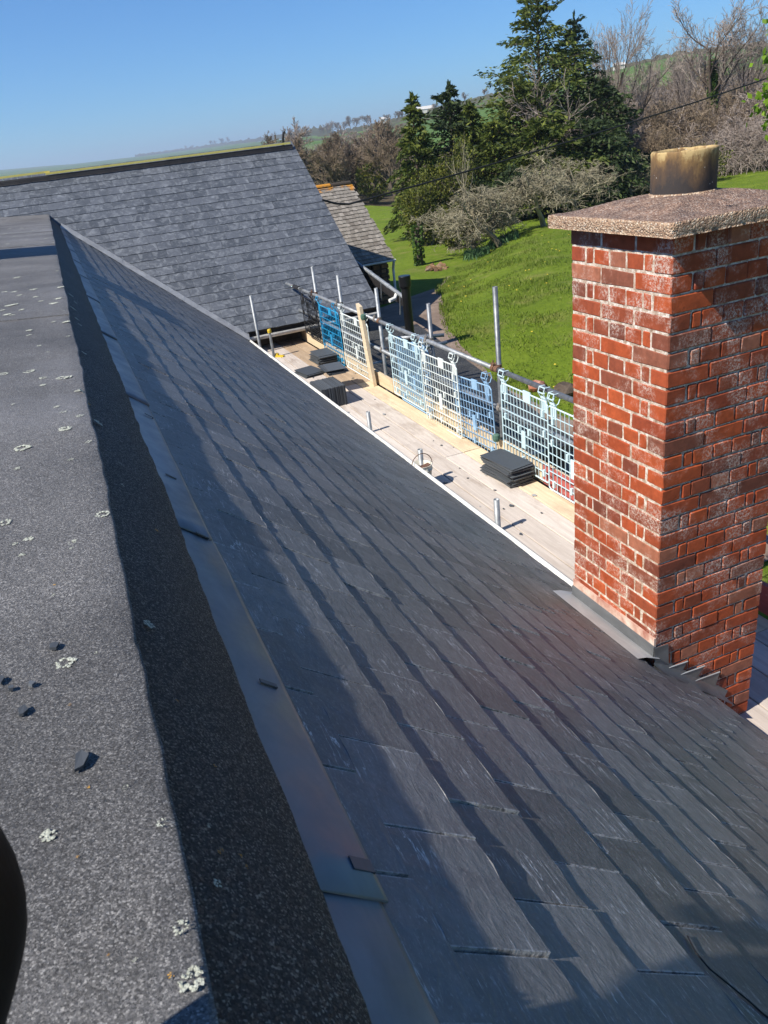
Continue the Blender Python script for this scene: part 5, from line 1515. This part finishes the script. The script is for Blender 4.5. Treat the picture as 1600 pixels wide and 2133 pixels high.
def conifer(name, label, base, H, Wd, mat, n_br, seed, lean_=(0, 0), low=0.04, cat='conifer', group=None, tipw=0.35):
    global rng
    rng = np.random.default_rng(seed)
    t = empty(name, base, label, cat, group)
    tw = Twigs(); zz_ = np.linspace(0, H * 0.97, 9)
    tw.path(np.stack([zz_ / H * lean_[0], zz_ / H * lean_[1], zz_], 1), np.linspace(0.02 * H + 0.03, 0.02, 9), 7)
    C = []; D = []; Ls = []
    n_pl = int(34 + 9 * H)
    per = int(n_br * 11 / n_pl)
    for j in range(n_pl):
        u = low + (0.97 - low) * ((j + rng.random()) / n_pl) ** 0.92
        h = u * H; th = j * 2.39996 + rng.normal() * 0.5
        prof = (1 - u) ** 0.80 * (0.80 + 0.20 * min(u / 0.15, 1.0)) + 0.05
        Rr = Wd * prof * (0.74 + 0.55 * rng.random() ** 1.3)
        out_ = np.array([math.cos(th), math.sin(th), 0.0]); rise = 0.10 + 0.55 * u + 0.22 * rng.normal()
        sag = 0.25 + 0.25 * rng.random()
        def axis(t_): return np.array([lean_[0] * u, lean_[1] * u, h]) + out_ * Rr * t_ + np.array([0, 0, Rr * (rise * t_ - sag * t_ * t_)])
        tw.path(np.stack([axis(t_) for t_ in np.linspace(0, 0.95, 6)]), np.linspace(0.035, 0.008, 6), 3)
        m_ = max(40, int(per * (0.25 + 1.1 * Rr / Wd)))
        ts = rng.random(m_) ** 0.7
        side = np.array([-out_[1], out_[0], 0.0])
        wv_ = Rr * 0.30 * (1.12 - ts) * (0.35 + 0.65 * np.minimum(ts / 0.3, 1)) + 0.05
        lat = rng.normal(size=m_) * wv_; ver = np.abs(rng.normal(size=m_)) * wv_ * 0.55
        for q in range(m_):
            p_ = axis(ts[q]) + side * lat[q] + np.array([0, 0, ver[q] - 0.35 * abs(lat[q])])
            C.append(p_); D.append(out_ * 0.9 + side * np.sign(lat[q]) * 0.55 + np.array([0, 0, rise - 2 * sag * ts[q] - 0.15]) + rng.normal(size=3) * 0.38)
            Ls.append(0.13 + 0.17 * rng.random())
    # leading shoots
    for q in range(60):
        u = 0.86 + 0.16 * rng.random()
        C.append(np.array([lean_[0] * u, lean_[1] * u, u * H]) + rng.normal(size=3) * 0.05 * (1.5 if u < .95 else .6)); D.append(np.array([rng.normal() * 0.35, rng.normal() * 0.35, 1.0])); Ls.append(0.26)
    Ls = np.array(Ls)
    M = Matrix.Translation(base)
    link('crown', kites('crown', C, D, Ls, Ls * 0.34, mat), t, M)
    link('trunk', tw.mesh('trunk', 'trunk_bark'), t, M)
    return t

def bush(name, label, base, R3, n, mat, seed, cat='bush', group=None, L=0.13, twigs=120, twmat='twig_brown', hollow=0.35, kind=None):
    global rng
    rng = np.random.default_rng(seed)
    t = empty(name, base, label, cat, group)
    v_ = rng.normal(size=(n, 3)); v_ /= np.linalg.norm(v_, axis=1)[:, None]
    rr = hollow + (1 - hollow) * rng.random(n) ** 0.45
    lump = np.array([0.80 + 0.38 * noise.noise(Vector((a * 1.7 + seed, b * 1.7, c * 1.7))) + 0.18 * noise.noise(Vector((a * 4 + seed, b * 4, c * 4))) for a, b, c in v_])
    P = v_ * (rr * lump)[:, None] * np.array(R3)[None, :]
    P[:, 2] = P[:, 2] + R3[2] * 0.92
    keep = np.array([noise.noise(Vector((p[0] * 1.9 + seed, p[1] * 1.9, p[2] * 1.9))) > -0.28 for p in P]) & (P[:, 2] > 0.02)
    P = P[keep]
    D = v_[keep] * 0.7 + rng.normal(size=(len(P), 3)) * 0.7
    M = Matrix.Translation(base)
    link('foliage', kites('foliage', P, D, L * (0.7 + 0.6 * rng.random(len(P))), L * 0.55, mat), t, M)
    tw = Twigs()
    for i in range(twigs):
        q = P[rng.integers(len(P))] * np.array([1, 1, 1.0]); s_ = np.linspace(0, 1, 5)[:, None]
        p0 = np.array([rng.normal() * 0.12 * R3[0], rng.normal() * 0.12 * R3[1], 0.0])
        pth = p0 + (q - p0) * s_ + rng.normal(size=(5, 3)) * 0.05 * s_; pth[:, 2] += 0.15 * R3[2] * np.sin(s_[:, 0] * math.pi)
        tw.path(pth, np.linspace(0.016, 0.005, 5), 3)
    link('stem', tw.mesh('stem', twmat), t, M)
    return t

def wander(p, d, L, m_, curl, up, rg):
    P = [p.copy()]; d = d / np.linalg.norm(d); st = L / (m_ - 1)
    for i in range(m_ - 1):
        d = d + rg.normal(size=3) * curl + np.array([0, 0, up]); d = d / np.linalg.norm(d)
        P.append(P[-1] + d * st)
    return np.array(P), d
def bare_tree(seed, H, spread=0.55, upright=0.10, curl=0.16, levels=4, nb=(7, 6, 6, 5), thin=0.010, trunk_frac=0.32, droop=0.0, r0=None, multi=1, ratio=(0.62, 0.55, 0.5)):
    """returns (trunk-and-limb twigs, fine twigs), unit metres, base at the origin"""
    rg = np.random.default_rng(seed)
    big = Twigs(); fine = Twigs()
    r0 = r0 or 0.022 * H
    def grow(p, d, L, r_, lev):
        m_ = 6 if lev < 2 else 4
        P, d2 = wander(p, d, L, m_, curl * (0.6 if lev == 0 else 1.0), upright * (0.5 if lev == 0 else 1) - droop * (lev >= 2), rg)
        R_ = np.linspace(r_, max(r_ * 0.45, thin * 0.6), m_)
        (big if lev <= 1 else fine).path(P, R_, 6 if lev == 0 else 4 if lev == 1 else 3)
        if lev >= levels: return
        n_ = nb[min(lev, len(nb) - 1)]
        for q in range(n_):
            f_ = (trunk_frac if lev == 0 else 0.2) + (1 - (trunk_frac if lev == 0 else 0.2)) * (q + rg.random()) / n_
            i = min(int(f_ * (m_ - 1)), m_ - 2); w = f_ * (m_ - 1) - i
            b_ = P[i] * (1 - w) + P[i + 1] * w
            dd = P[i + 1] - P[i]; dd = dd / np.linalg.norm(dd)
            side = rg.normal(size=3); side = side - dd * side.dot(dd); side /= np.linalg.norm(side)
            ang = spread * (0.8 + 0.5 * rg.random())
            nd = dd * math.cos(ang) + side * math.sin(ang)
            grow(b_, nd, L * ratio[min(lev, len(ratio) - 1)] * (0.7 + 0.5 * rg.random()) * (1.15 - 0.45 * f_), max(R_[i] * 0.55, thin), lev + 1)
    for q in range(multi):
        d0 = np.array([rg.normal() * 0.06 * (1 + (multi > 1) * 5), rg.normal() * 0.06 * (1 + (multi > 1) * 5), 1.0])
        grow(np.array([rg.normal() * 0.1 * (multi > 1), rg.normal() * 0.1 * (multi > 1), 0.0]), d0, H * 0.62, r0, 0)
    return big, fine
def tree_from(name, label, base, lib, cat, group=None, scale=1.0, rz=0.0, sxy=None):
    t = empty(name, base, label, cat, group)
    M = Matrix.Translation(base) @ Matrix.Rotation(rz, 4, 'Z') @ Matrix.Diagonal(((sxy or scale), (sxy or scale), scale, 1))
    link('trunk', lib[0], t, M); link('crown', lib[1], t, M)
    return t
def lib_of(args, bark='trunk_bark', twig='twig_grey'):
    a, b = bare_tree(**args); return a.mesh('trunk', bark), b.mesh('crown', twig)

# ---- conifers behind the lawn
RC = 40.0
def con(px_top, py_top, px_base, r_, wpx, label, mat, n_br, seed, low=0.03):
    b_ = at(px_base, 420, r_); d = ray(px_top, py_top); kk_ = r_ / math.hypot(d.x, d.y)
    H = d.z * kk_ - b_.z + 0.1
    # keep it upright below its own top
    b_ = Vector((d.x * kk_, d.y * kk_, gz(d.x * kk_, d.y * kk_)))
    return conifer('conifer', label, b_, H, wpx * r_ / 1600 / 2 * (1.28 if px_top > 1000 else 1.0), mat, n_br, seed, (0, 0), low, 'conifer', 'conifers behind the lawn')
con(1119, -6, 1150, 41.0, 300, 'tallest dark conifer, its top nearly reaching the upper edge of the photo', 'conifer_leaf', 1500, 1)
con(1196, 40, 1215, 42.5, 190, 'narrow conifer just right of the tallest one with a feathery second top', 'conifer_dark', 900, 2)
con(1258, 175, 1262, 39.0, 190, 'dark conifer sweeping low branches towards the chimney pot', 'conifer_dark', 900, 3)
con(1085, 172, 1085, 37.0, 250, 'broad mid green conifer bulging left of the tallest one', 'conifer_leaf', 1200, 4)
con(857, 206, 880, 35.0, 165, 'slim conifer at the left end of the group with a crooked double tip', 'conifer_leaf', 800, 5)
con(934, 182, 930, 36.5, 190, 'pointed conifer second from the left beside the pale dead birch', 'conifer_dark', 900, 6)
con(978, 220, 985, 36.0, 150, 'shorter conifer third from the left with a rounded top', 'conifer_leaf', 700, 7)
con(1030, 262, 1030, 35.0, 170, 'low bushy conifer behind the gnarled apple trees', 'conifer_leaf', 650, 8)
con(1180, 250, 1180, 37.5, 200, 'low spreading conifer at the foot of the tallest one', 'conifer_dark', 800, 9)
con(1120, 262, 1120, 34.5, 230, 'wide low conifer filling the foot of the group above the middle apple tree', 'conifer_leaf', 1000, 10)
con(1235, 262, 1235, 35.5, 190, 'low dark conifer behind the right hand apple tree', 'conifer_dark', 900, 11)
# ---- yellow-green bushes under them
bush('holly_bush', 'yellow green leafy bush at the left end of the trees beside the field', at(880, 470, 32.5), (1.15, 1.0, 1.35), 5200, 'holly_leaf', 21, 'bush', None, 0.11, 160, 'twig_lichen', 0.3)
bush('holly_bush', 'tall yellow green bush rising between the left conifers', at(960, 400, 33.5), (1.2, 1.0, 2.1), 5200, 'holly_leaf', 22, 'bush', None, 0.11, 180, 'twig_lichen', 0.25)
bush('holly_bush', 'olive yellow bush between the two leftmost conifers', at(905, 380, 33.5), (1.2, 1.0, 1.7), 4200, 'holly_leaf', 24, 'bush', None, 0.11, 220, 'twig_pale', 0.25)
bush('holly_bush', 'bright yellow leafed shrub hanging low over the grass left of the apple trees', at(945, 480, 30.5), (0.95, 0.8, 0.85), 3400, 'holly_leaf', 23, 'bush', None, 0.10, 120, 'twig_lichen', 0.3)
# ---- dark undergrowth behind the apple trees
for i, (px_, r_) in enumerate(((1010, 33.5), (1075, 33.0), (1140, 34.0), (1205, 35.5), (1265, 37.5), (1325, 40.0))):
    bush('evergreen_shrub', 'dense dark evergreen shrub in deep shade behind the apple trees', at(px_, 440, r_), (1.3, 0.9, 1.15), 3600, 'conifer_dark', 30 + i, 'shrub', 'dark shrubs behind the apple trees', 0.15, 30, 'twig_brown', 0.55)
# ---- gnarled apple trees
def apple(label, px_, py_, r_, H, seed, name='apple_tree', sc_=1.0, group=None):
    a, b = bare_tree(seed, H, 0.95, 0.02, 0.36, 4, (9, 8, 6, 5), 0.0080, 0.34, 0.075, 0.085, 1, (0.80, 0.62, 0.58))
    t = empty(name, at(px_, py_, r_), label, 'apple tree', group)
    M = Matrix.Translation(at(px_, py_, r_)) @ Matrix.Diagonal((1.3 * sc_, 1.3 * sc_, 0.92 * sc_, 1))
    link('trunk', a.mesh('trunk', 'twig_lichen'), t, M); link('crown', b.mesh('crown', 'twig_lichen'), t, M)
apple('gnarled leafless apple tree nearest the camera with drooping lichen covered twigs', 1040, 480, 27.5, 3.1, 41)
apple('gnarled leafless apple tree in the middle of the row, trunk in front of black shade', 1132, 452, 29.5, 2.9, 42)
apple('gnarled leafless apple tree at the right end of the row behind the chimney cap', 1210, 425, 32.0, 2.7, 43)
apple('small tangled leafless tree low beside the chimney pot', 1312, 396, 35.5, 2.4, 44)
apple('twiggy leafless apple tree leaning left over the dark shade at the lawn edge', 985, 478, 29.0, 2.6, 45)
# ---- bare trees
L_ASH = lib_of(dict(seed=51, H=9.0, spread=0.46, upright=0.055, curl=0.13, levels=4, nb=(11, 8, 6, 4), thin=0.0105, trunk_frac=0.22, r0=0.10))
L_OAK = lib_of(dict(seed=52, H=9.0, spread=0.64, upright=0.035, curl=0.14, levels=4, nb=(10, 8, 7, 4), thin=0.0105, trunk_frac=0.32, r0=0.12))
L_DEAD = lib_of(dict(seed=53, H=6.0, spread=0.62, upright=0.03, curl=0.24, levels=3, nb=(10, 8, 6), thin=0.012, trunk_frac=0.2))
L_BIRCH = lib_of(dict(seed=54, H=5.0, spread=0.50, upright=0.04, curl=0.14, levels=2, nb=(7, 5), thin=0.012, trunk_frac=0.35, r0=0.06), 'twig_pale', 'twig_pale')
L_ROUND = [lib_of(dict(seed=60 + i, H=7.0, spread=0.60, upright=0.055, curl=0.17, levels=4, nb=(10, 8, 6, 5), thin=0.020, trunk_frac=0.22), 'trunk_bark', ('twig_brown', 'twig_grey', 'twig_brown')[i]) for i in range(3)]
L_SHRUB = [lib_of(dict(seed=70 + i, H=3.4, spread=0.7, upright=0.02, curl=0.26, levels=3, nb=(9, 7, 6), thin=0.0105, trunk_frac=0.1, droop=0.05, r0=0.04, multi=6), 'twig_brown', ('twig_brown', 'twig_grey', 'twig_brown')[i]) for i in range(3)]
def th(px_, py_, r_): return ztop(px_, py_, r_)
def stand(name, label, px_, py_top, r_, lib, H0, cat='bare tree', group=None, rz=0.0, wide=1.0):
    d = ray(px_, py_top); k_ = r_ / math.hypot(d.x, d.y); b_ = Vector((d.x * k_, d.y * k_, gz(d.x * k_, d.y * k_)))
    s_ = (d.z * k_ - b_.z) / (H0 * 0.97)
    return tree_from(name, label, b_, lib, cat, group, s_, rz, s_ * wide), b_, s_
tH, bH, sH = stand('bare_tree', 'large leafless tree at upper right with ivy climbing its forked trunk', 1500, -70, 52.0, L_OAK, 9.0, rz=1.2, wide=1.0)
stand('bare_tree', 'leafless ash tree standing just right of the tall conifers', 1262, -10, 47.0, L_ASH, 9.0, rz=0.4, wide=0.8)
stand('bare_tree', 'leafless tree with a fan shaped crown between the ash and the chimney pot', 1335, 48, 50.0, L_OAK, 9.0, rz=2.9, wide=0.85)
stand('bare_tree', 'thin leafless tree filling the gap left of the ivy clad tree', 1425, 70, 58.0, L_ASH, 9.0, rz=2.0, wide=0.8)
stand('bare_tree', 'leafless tree at the right edge of the photo behind the bright green leaves', 1585, 0, 56.0, L_ASH, 9.0, rz=4.0, wide=0.9)
stand('bare_tree', 'grey dead branching tree in front of the tallest conifer', 1165, 110, 36.0, L_DEAD, 6.0, rz=0.8, wide=0.9)
stand('dead_birch', 'pale slender dead birch among the left conifers', 962, 262, 32.0, L_BIRCH, 5.0, rz=0.2, wide=0.6)
# ivy on the big trunk
rng = np.random.default_rng(80); n_ = 1900
hh = rng.random(n_) ** 0.8 * 5.0 * sH; tt = rng.random(n_) * 6.283; rr_ = (0.26 + 0.20 * rng.random(n_)) * (1 - hh / (8.5 * sH))
Pv = np.stack([np.cos(tt) * rr_, np.sin(tt) * rr_, hh], 1)
link('ivy', kites('ivy', Pv, rng.normal(size=(n_, 3)) + np.array([0, 0, -0.3]), 0.20, 0.17, 'ivy_leaf'), tH, Matrix.Translation(bH))
# ---- brown scrub and leafless shrubs on the slope at right
rs_ = random.Random(5); cnt = 0
for px_ in range(1225, 1680, 26):
    for r_ in ((43, 48, 54, 61, 69, 78, 88) if px_ < 1430 else (50, 54, 60, 67, 75, 86)):
        x_ = px_ + rs_.uniform(-16, 16); rr2 = r_ * rs_.uniform(0.95, 1.05)
        b_ = at(x_, 330, rr2); k3 = rs_.randrange(3)
        s_ = rs_.uniform(0.75, 1.25) * (0.9 if r_ < 46 else 1.15)
        t = tree_from('leafless_shrub', 'brown leafless shrub in the thicket covering the slope', b_, L_SHRUB[k3], 'shrub', 'leafless thicket on the slope', s_, rs_.uniform(0, 6.28), s_ * 1.15); cnt += 1
for i in range(26):
    px_ = rs_.uniform(1230, 1690); r_ = rs_.uniform(64, 125)
    b_ = at(px_, 330, r_); k3 = rs_.randrange(3); s_ = rs_.uniform(0.5, 0.8)
    tree_from('slope_tree', 'small brown leafless tree high on the wooded slope', b_, L_ROUND[k3], 'bare tree', 'leafless trees high on the slope', s_, rs_.uniform(0, 6.28))
for i, (px_, r_, w_, h_) in enumerate(((1565, 46.5, 2.3, 2.2), (1505, 46.5, 2.0, 2.0), (1640, 46.0, 2.4, 2.4))):
    t = empty('bramble', at(px_, 330, r_), ('grey bramble mound at the right edge above the strip of lawn', 'grey bramble mound directly right of the chimney pot', 'bramble mound cut off by the right edge of the photo')[i], 'bramble')
    rng = np.random.default_rng(90 + i); tw = Twigs()
    for q in range(1500):
        th_ = rng.random() * 6.283; ph = rng.random() ** 0.6 * 1.4; p_ = np.array([math.cos(th_) * math.sin(ph) * w_, math.sin(th_) * math.sin(ph) * w_, math.cos(ph) * h_]) * (0.7 + 0.35 * rng.random())
        d_ = rng.normal(size=3); P_, _ = wander(p_, d_, 0.8, 5, 0.35, -0.12, rng); P_[:, 2] = np.maximum(P_[:, 2], 0.0); tw.path(P_, np.full(5, 0.010), 3)
    link('stem', tw.mesh('stem', 'twig_grey'), t, Matrix.Translation(at(px_, 330, r_)))
bush('evergreen_shrub', 'mossy green shrub on the slope above the chimney pot', at(1475, 250, 42.0), (1.3, 1.2, 1.0), 1800, 'holly_leaf', 97, 'shrub', None, 0.12, 60, 'twig_lichen', 0.3)
bush('evergreen_shrub', 'second greenish shrub on the slope left of the pot', at(1400, 285, 41.0), (1.0, 1.0, 0.9), 1300, 'holly_leaf', 98, 'shrub', None, 0.12, 60, 'twig_lichen', 0.3)
# ---- fresh green tree reaching in from the right edge
rng = np.random.default_rng(99)
bt = at(1850, 330, 21.0); t = empty('leafy_tree', bt, 'bright fresh green leaves of a tree reaching in at the right edge', 'tree')
a, b = bare_tree(101, 6.4, 0.8, 0.04, 0.18, 3, (9, 6, 5), 0.010, 0.25, 0.03)
link('trunk', a.mesh('trunk', 'trunk_bark'), t, Matrix.Translation(bt)); 
tips = np.concatenate([V_.reshape(-1, 3)[-3:] for V_ in b.V])
Cc = np.repeat(tips, 4, 0) + rng.normal(size=(len(tips) * 4, 3)) * 0.16
link('crown', kites('crown', Cc, rng.normal(size=Cc.shape) + np.array([0, 0, -0.5]), 0.17, 0.10, 'fresh_leaf'), t, Matrix.Translation(bt))
link('twigs', b.mesh('twigs', 'twig_brown'), t, Matrix.Translation(bt))
# ---- ivy clad stump and stones at the left of the lawn, leafy clumps
bs = at(872, 520, 27.0); t = empty('ivy_stump', bs, 'short ivy clad tree stump on the grass at the left end of the trees', 'stump')
mb = MB(); mb.tube([bs, bs + Vector((0.03, 0, 0.4)), bs + Vector((-0.04, 0.02, 0.95)), bs + Vector((0.10, 0, 1.35))], [0.13, 0.10, 0.09, 0.05], 8); mb.build('trunk', MAT['trunk_bark'], t)
n_ = 320; rng = np.random.default_rng(111); hh = rng.random(n_) * 1.3; tt = rng.random(n_) * 6.28
link('ivy', kites('ivy', np.stack([np.cos(tt) * 0.17, np.sin(tt) * 0.17, hh], 1), rng.normal(size=(n_, 3)), 0.12, 0.1, 'ivy_leaf'), t, Matrix.Translation(bs))
mb = MB(); rk = random.Random(4)
for i in range(60):
    c = at(rk.uniform(885, 925), rk.uniform(500, 512), rk.uniform(24.6, 26.2)); s_ = rk.uniform(0.05, 0.13); P = []
    vs_ = [c + Vector((rk.gauss(0, 1), rk.gauss(0, 1), rk.gauss(0, 0.6))).normalized() * s_ for q in range(8)]
    bm = bmesh.new(); [bm.verts.new(p) for p in vs_]; bmesh.ops.convex_hull(bm, input=bm.verts[:]); bm.verts.index_update()
    mb.add([v_.co for v_ in bm.verts], [[v_.index for v_ in f_.verts] for f_ in bm.faces]); bm.free()
tag(mb.build('rubble_heap', MAT['stone'], fix=False), 'low heap of rubble stones in the grass left of the apple trees', 'stones')
rng = np.random.default_rng(112)
Cs = []; Ds = []
for q in range(1500):
    px_ = rng.uniform(930, 1060); p = at(px_, 0, rng.normal(27.3 if px_ < 990 else 28.4, 0.45)); Cs.append([p.x, p.y, p.z + 0.08]); Ds.append([rng.normal() * 0.35, rng.normal() * 0.35, 1.0])
for q in range(700):
    px_ = rng.uniform(1225, 1330); p = at(px_, 0, rng.normal(31.5, 0.4)); Cs.append([p.x, p.y, p.z + 0.08]); Ds.append([rng.normal() * 0.35, rng.normal() * 0.35, 1.0])
tag(link('leafy_plants', kites('leafy_plants', np.array(Cs), np.array(Ds), 0.26, 0.05, 'daffodil_leaf')), kind='stuff')
# ---- rough grass on the bank
rng = np.random.default_rng(120)
Cs = []; Ds = []; Ls = []
nn = 0
while nn < 16000:
    y = rng.uniform(7.5, 22); xb = interp(y, PB_Y, PB_X); x = xb + abs(rng.normal()) * (2.2 if rng.random() < 0.7 else 5.0) - 0.05
    tuft = noise.noise(Vector((x * 1.1, y * 1.1, 5)))
    if rng.random() > 0.45 + 0.9 * tuft: continue
    L_ = (0.05 + 0.10 * max(tuft + 0.2, 0)) * (0.6 + 0.8 * rng.random())
    Cs.append([x, y, gz_near(x, y) + L_ * 0.35]); Ds.append([rng.normal() * 0.5, rng.normal() * 0.5, 0.9]); Ls.append(L_); nn += 1
Ls = np.array(Ls)
tag(link('grass_tufts', kites('grass_tufts', np.array(Cs), np.array(Ds), Ls, 0.014, 'grass_blade')), kind='stuff')
# dandelions
mb = MB()
for q in range(70):
    y = rng.uniform(8, 26); x = interp(y, PB_Y, PB_X) + rng.uniform(0.3, 7); z = gz_near(x, y) + 0.05
    mb.add([(x + 0.022 * math.cos(a_), y + 0.022 * math.sin(a_), z + 0.004 * (a_ % 2)) for a_ in np.arange(6) * 1.047] + [(x, y, z + 0.012)], [(i, (i + 1) % 6, 6) for i in range(6)])
tag(mb.build('dandelions', MAT['yellow_plastic']), kind='stuff')
# boulders by the lawn edge right of the rail
for (px_, py_, s_, lab) in ((1178, 806, 0.16, 'grey boulder in the lawn edge beside the chimney'), (1118, 800, 0.13, 'broken orange brick lump in the grass behind the rail')):
    c = hz(px_, py_, -3.35); c.z = gz_near(c.x, c.y) + 0.05
    bm = bmesh.new(); bmesh.ops.create_icosphere(bm, subdivisions=2, radius=s_)
    for v_ in bm.verts: v_.co = v_.co * (1 + 0.35 * noise.noise(v_.co * 9 + Vector((px_, 0, 0)))); v_.co.z *= 0.7
    me = bpy.data.meshes.new('boulder'); bm.to_mesh(me); bm.free(); me.materials.append(MAT['stone_mortar' if px_ > 1150 else 'brick'])
    tag(link('boulder', me, None, Matrix.Translation(c)), lab, 'boulder')
# ---- valley woodland beyond the outbuilding: bare trees one can tell apart
rs_ = random.Random(9)
for i in range(58):
    px_ = rs_.uniform(585, 850); t_ = i / 57.0; r_ = 62 + 95 * t_ ** 1.1 + rs_.uniform(-3, 3)
    b_ = at(px_, 380, r_); H_ = rs_.uniform(4.6, 6.6) * (1 + 0.15 * t_)
    tree_from('woodland_tree', 'brown leafless tree in the valley wood beyond the outbuilding', b_, L_ROUND[rs_.randrange(3)], 'bare tree', 'leafless trees of the valley wood', H_ / 7.0, rs_.uniform(0, 6.28), H_ / 7.0 * rs_.uniform(0.95, 1.25))
for i, (px_, r_, w_) in enumerate(((690, 64.0, 1.6), (640, 74, 1.8), (735, 70, 1.7), (775, 62.5, 1.6), (665, 92, 2.2), (600, 86, 2.2))):
    bush('ivy_bush', 'dull green ivy covered bush among the valley trees', at(px_, 360, r_), (w_, w_, w_ * 1.1), 1300, ('hedge_leaf', 'holly_leaf')[i % 2] if i != 1 else 'conifer_dark', 130 + i, 'bush', 'ivy bushes in the valley wood', 0.28, 20, 'twig_brown', 0.5)
# ---- hedges, trees and farm buildings on the far hillside
def hedge(label, a0, a1, fr, h, w, n_=90):
    mb = MB(); vs = []
    for i in range(n_ + 1):
        az = a0 + (a1 - a0) * i / n_; f_ = fr[0] + (fr[1] - fr[0]) * i / n_
        D = interp(az, DD_A, DD_D); r_ = 60 + (D - 60) * f_
        u = Vector((math.sin(rad(az)), math.cos(rad(az)), 0)); p = u * r_; z = gz(p.x, p.y) - 1.2
        hh_ = h * (0.85 + 0.5 * noise.noise(Vector((i * 0.7, a0, 1)))); ww = w * (0.9 + 0.4 * noise.noise(Vector((i * 0.9, a0, 5))))
        for (o_, z_) in ((-1, 0), (-0.9, 0.8), (-0.3, 1.35), (0.4, 1.3), (0.95, 0.8), (1, 0)): vs.append((p.x + u.x * o_ * ww, p.y + u.y * o_ * ww, z + z_ * hh_))
    mb.add(vs, [(i * 6 + b_, i * 6 + b_ + 1, (i + 1) * 6 + b_ + 1, (i + 1) * 6 + b_) for i in range(n_) for b_ in range(5)])
    o = mb.build('hedge', MAT['hedge_leaf'], fix=False); tag(o, label, 'hedge', 'field hedges on the far hillside')
hedge('dark hedge along the skyline of the hill left of the conifers', 19, 34, (1.0, 1.0), 2.3, 1.8)
hedge('hedge crossing the green hillside just below the skyline', 18, 31, (0.80, 0.86), 2.0, 1.8)
hedge('lower hedge on the hillside running behind the bare woodland', 17, 30, (0.58, 0.70), 2.0, 1.8)
hedge('hedge on the top of the wooded slope at far right', 34, 58, (1.0, 1.0), 1.8, 1.8)
hedge('short hedge running down the hillside towards the wood', 22.0, 23.6, (0.98, 0.6), 2.0, 2.0, 40)
hedge('hedge on the distant ridge left of the bare trees', 6, 19, (1.0, 1.0), 7.0, 6.0)
rs_ = random.Random(17)
for (px_, f_, H_) in ((664, 0.97, 9), (680, 0.98, 11), (690, 0.99, 12), (703, 0.99, 11), (714, 0.98, 10), (728, 0.99, 12), (738, 0.99, 11), (767, 0.995, 10), (812, 0.9, 7), (826, 0.86, 8), (838, 0.88, 6), (971, 1.0, 6.5), (1012, 1.0, 6), (905, 0.88, 6), (862, 0.72, 6)):
    d = ray(px_, 250); az = math.degrees(math.atan2(d.x, d.y)); D = interp(az, DD_A, DD_D); r_ = 60 + (D - 60) * f_
    b_ = Vector((math.sin(rad(az)) * r_, math.cos(rad(az)) * r_, 0)); b_.z = gz(b_.x, b_.y) - 0.2
    tree_from('hilltop_tree', 'leafless tree on the skyline of the far hill', b_, L_ROUND[rs_.randrange(3)], 'bare tree', 'leafless trees along the hill skyline', H_ / 7.0, rs_.uniform(0, 6.28), H_ / 7.0 * 1.1)
for (px_, f_, H_) in ((440, 1.0, 24), (448, 1.0, 20), (466, 1.0, 26), (476, 1.0, 24), (520, 1.0, 14), (570, 1.0, 14), (545, 1.0, 12), (385, 1.0, 18), (398, 1.0, 16), (610, 0.99, 15), (625, 0.98, 14), (595, 1.0, 12)):
    d = ray(px_, 300); az = math.degrees(math.atan2(d.x, d.y)); D = interp(az, DD_A, DD_D); r_ = D * f_
    b_ = Vector((math.sin(rad(az)) * r_, math.cos(rad(az)) * r_, 0)); b_.z = gz(b_.x, b_.y) - 0.5
    tree_from('distant_tree', 'tiny leafless tree on the distant ridge above the barn roof', b_, L_ROUND[rs_.randrange(3)], 'bare tree', 'distant trees above the barn ridge', H_ / 7.0, rs_.uniform(0, 6.28))
def farm(label, px_, f_, L_, w_, h_, rz):
    d = ray(px_, 230); az = math.degrees(math.atan2(d.x, d.y)); D = interp(az, DD_A, DD_D); r_ = 60 + (D - 60) * f_
    b_ = Vector((math.sin(rad(az)) * r_, math.cos(rad(az)) * r_, 0)); b_.z = gz(b_.x, b_.y) - 0.3
    t = empty('farm_building', b_, label, 'building', None, rad(-az + rz)); M = WM[t]
    mb = MB(); mb.box((0, 0, h_ / 2), (L_, w_, h_)); o = mb.build('wall', MAT['render_wall']); o.parent = t; o.matrix_basis = Matrix.Identity(4)
    mb = MB(); mb.prism([(-L_ / 2 - .2, -w_ / 2 - .3, h_), (-L_ / 2 - .2, w_ / 2 + .3, h_), (-L_ / 2 - .2, 0, h_ + w_ * 0.3)], (L_ + .4, 0, 0)); o = mb.build('roof', MAT['weathered_white']); o.parent = t; o.matrix_basis = Matrix.Identity(4)
farm('long white farm building on the skyline behind the left conifers', 878, 0.99, 16, 6, 2.2, 0)
farm('tiny white house on the skyline left of the conifers', 800, 0.995, 6, 5, 3.0, 10)
farm('pale house glimpsed through bare trees right of the tall conifer', 1288, 0.97, 4, 3, 1.5, 5)
# ================================================================== HAZE
hm = bpy.data.materials.new('haze'); hm.use_nodes = True
for nd in list(hm.node_tree.nodes):
    if nd.type == 'BSDF_PRINCIPLED': hm.node_tree.nodes.remove(nd)
pv = hm.node_tree.nodes.new('ShaderNodeVolumePrincipled')
pv.inputs['Color'].default_value = (0.72, 0.84, 1.0, 1); pv.inputs['Density'].default_value = 0.00034; pv.inputs['Anisotropy'].default_value = 0.2
hm.node_tree.links.new(pv.outputs[0], hm.node_tree.nodes['Material Output'].inputs['Volume'])
mb = MB(); mb.box((0, 0, 20.0), (10800, 10800, 180)); MAT['haze'] = hm
tag(mb.build('haze', hm), kind='stuff')
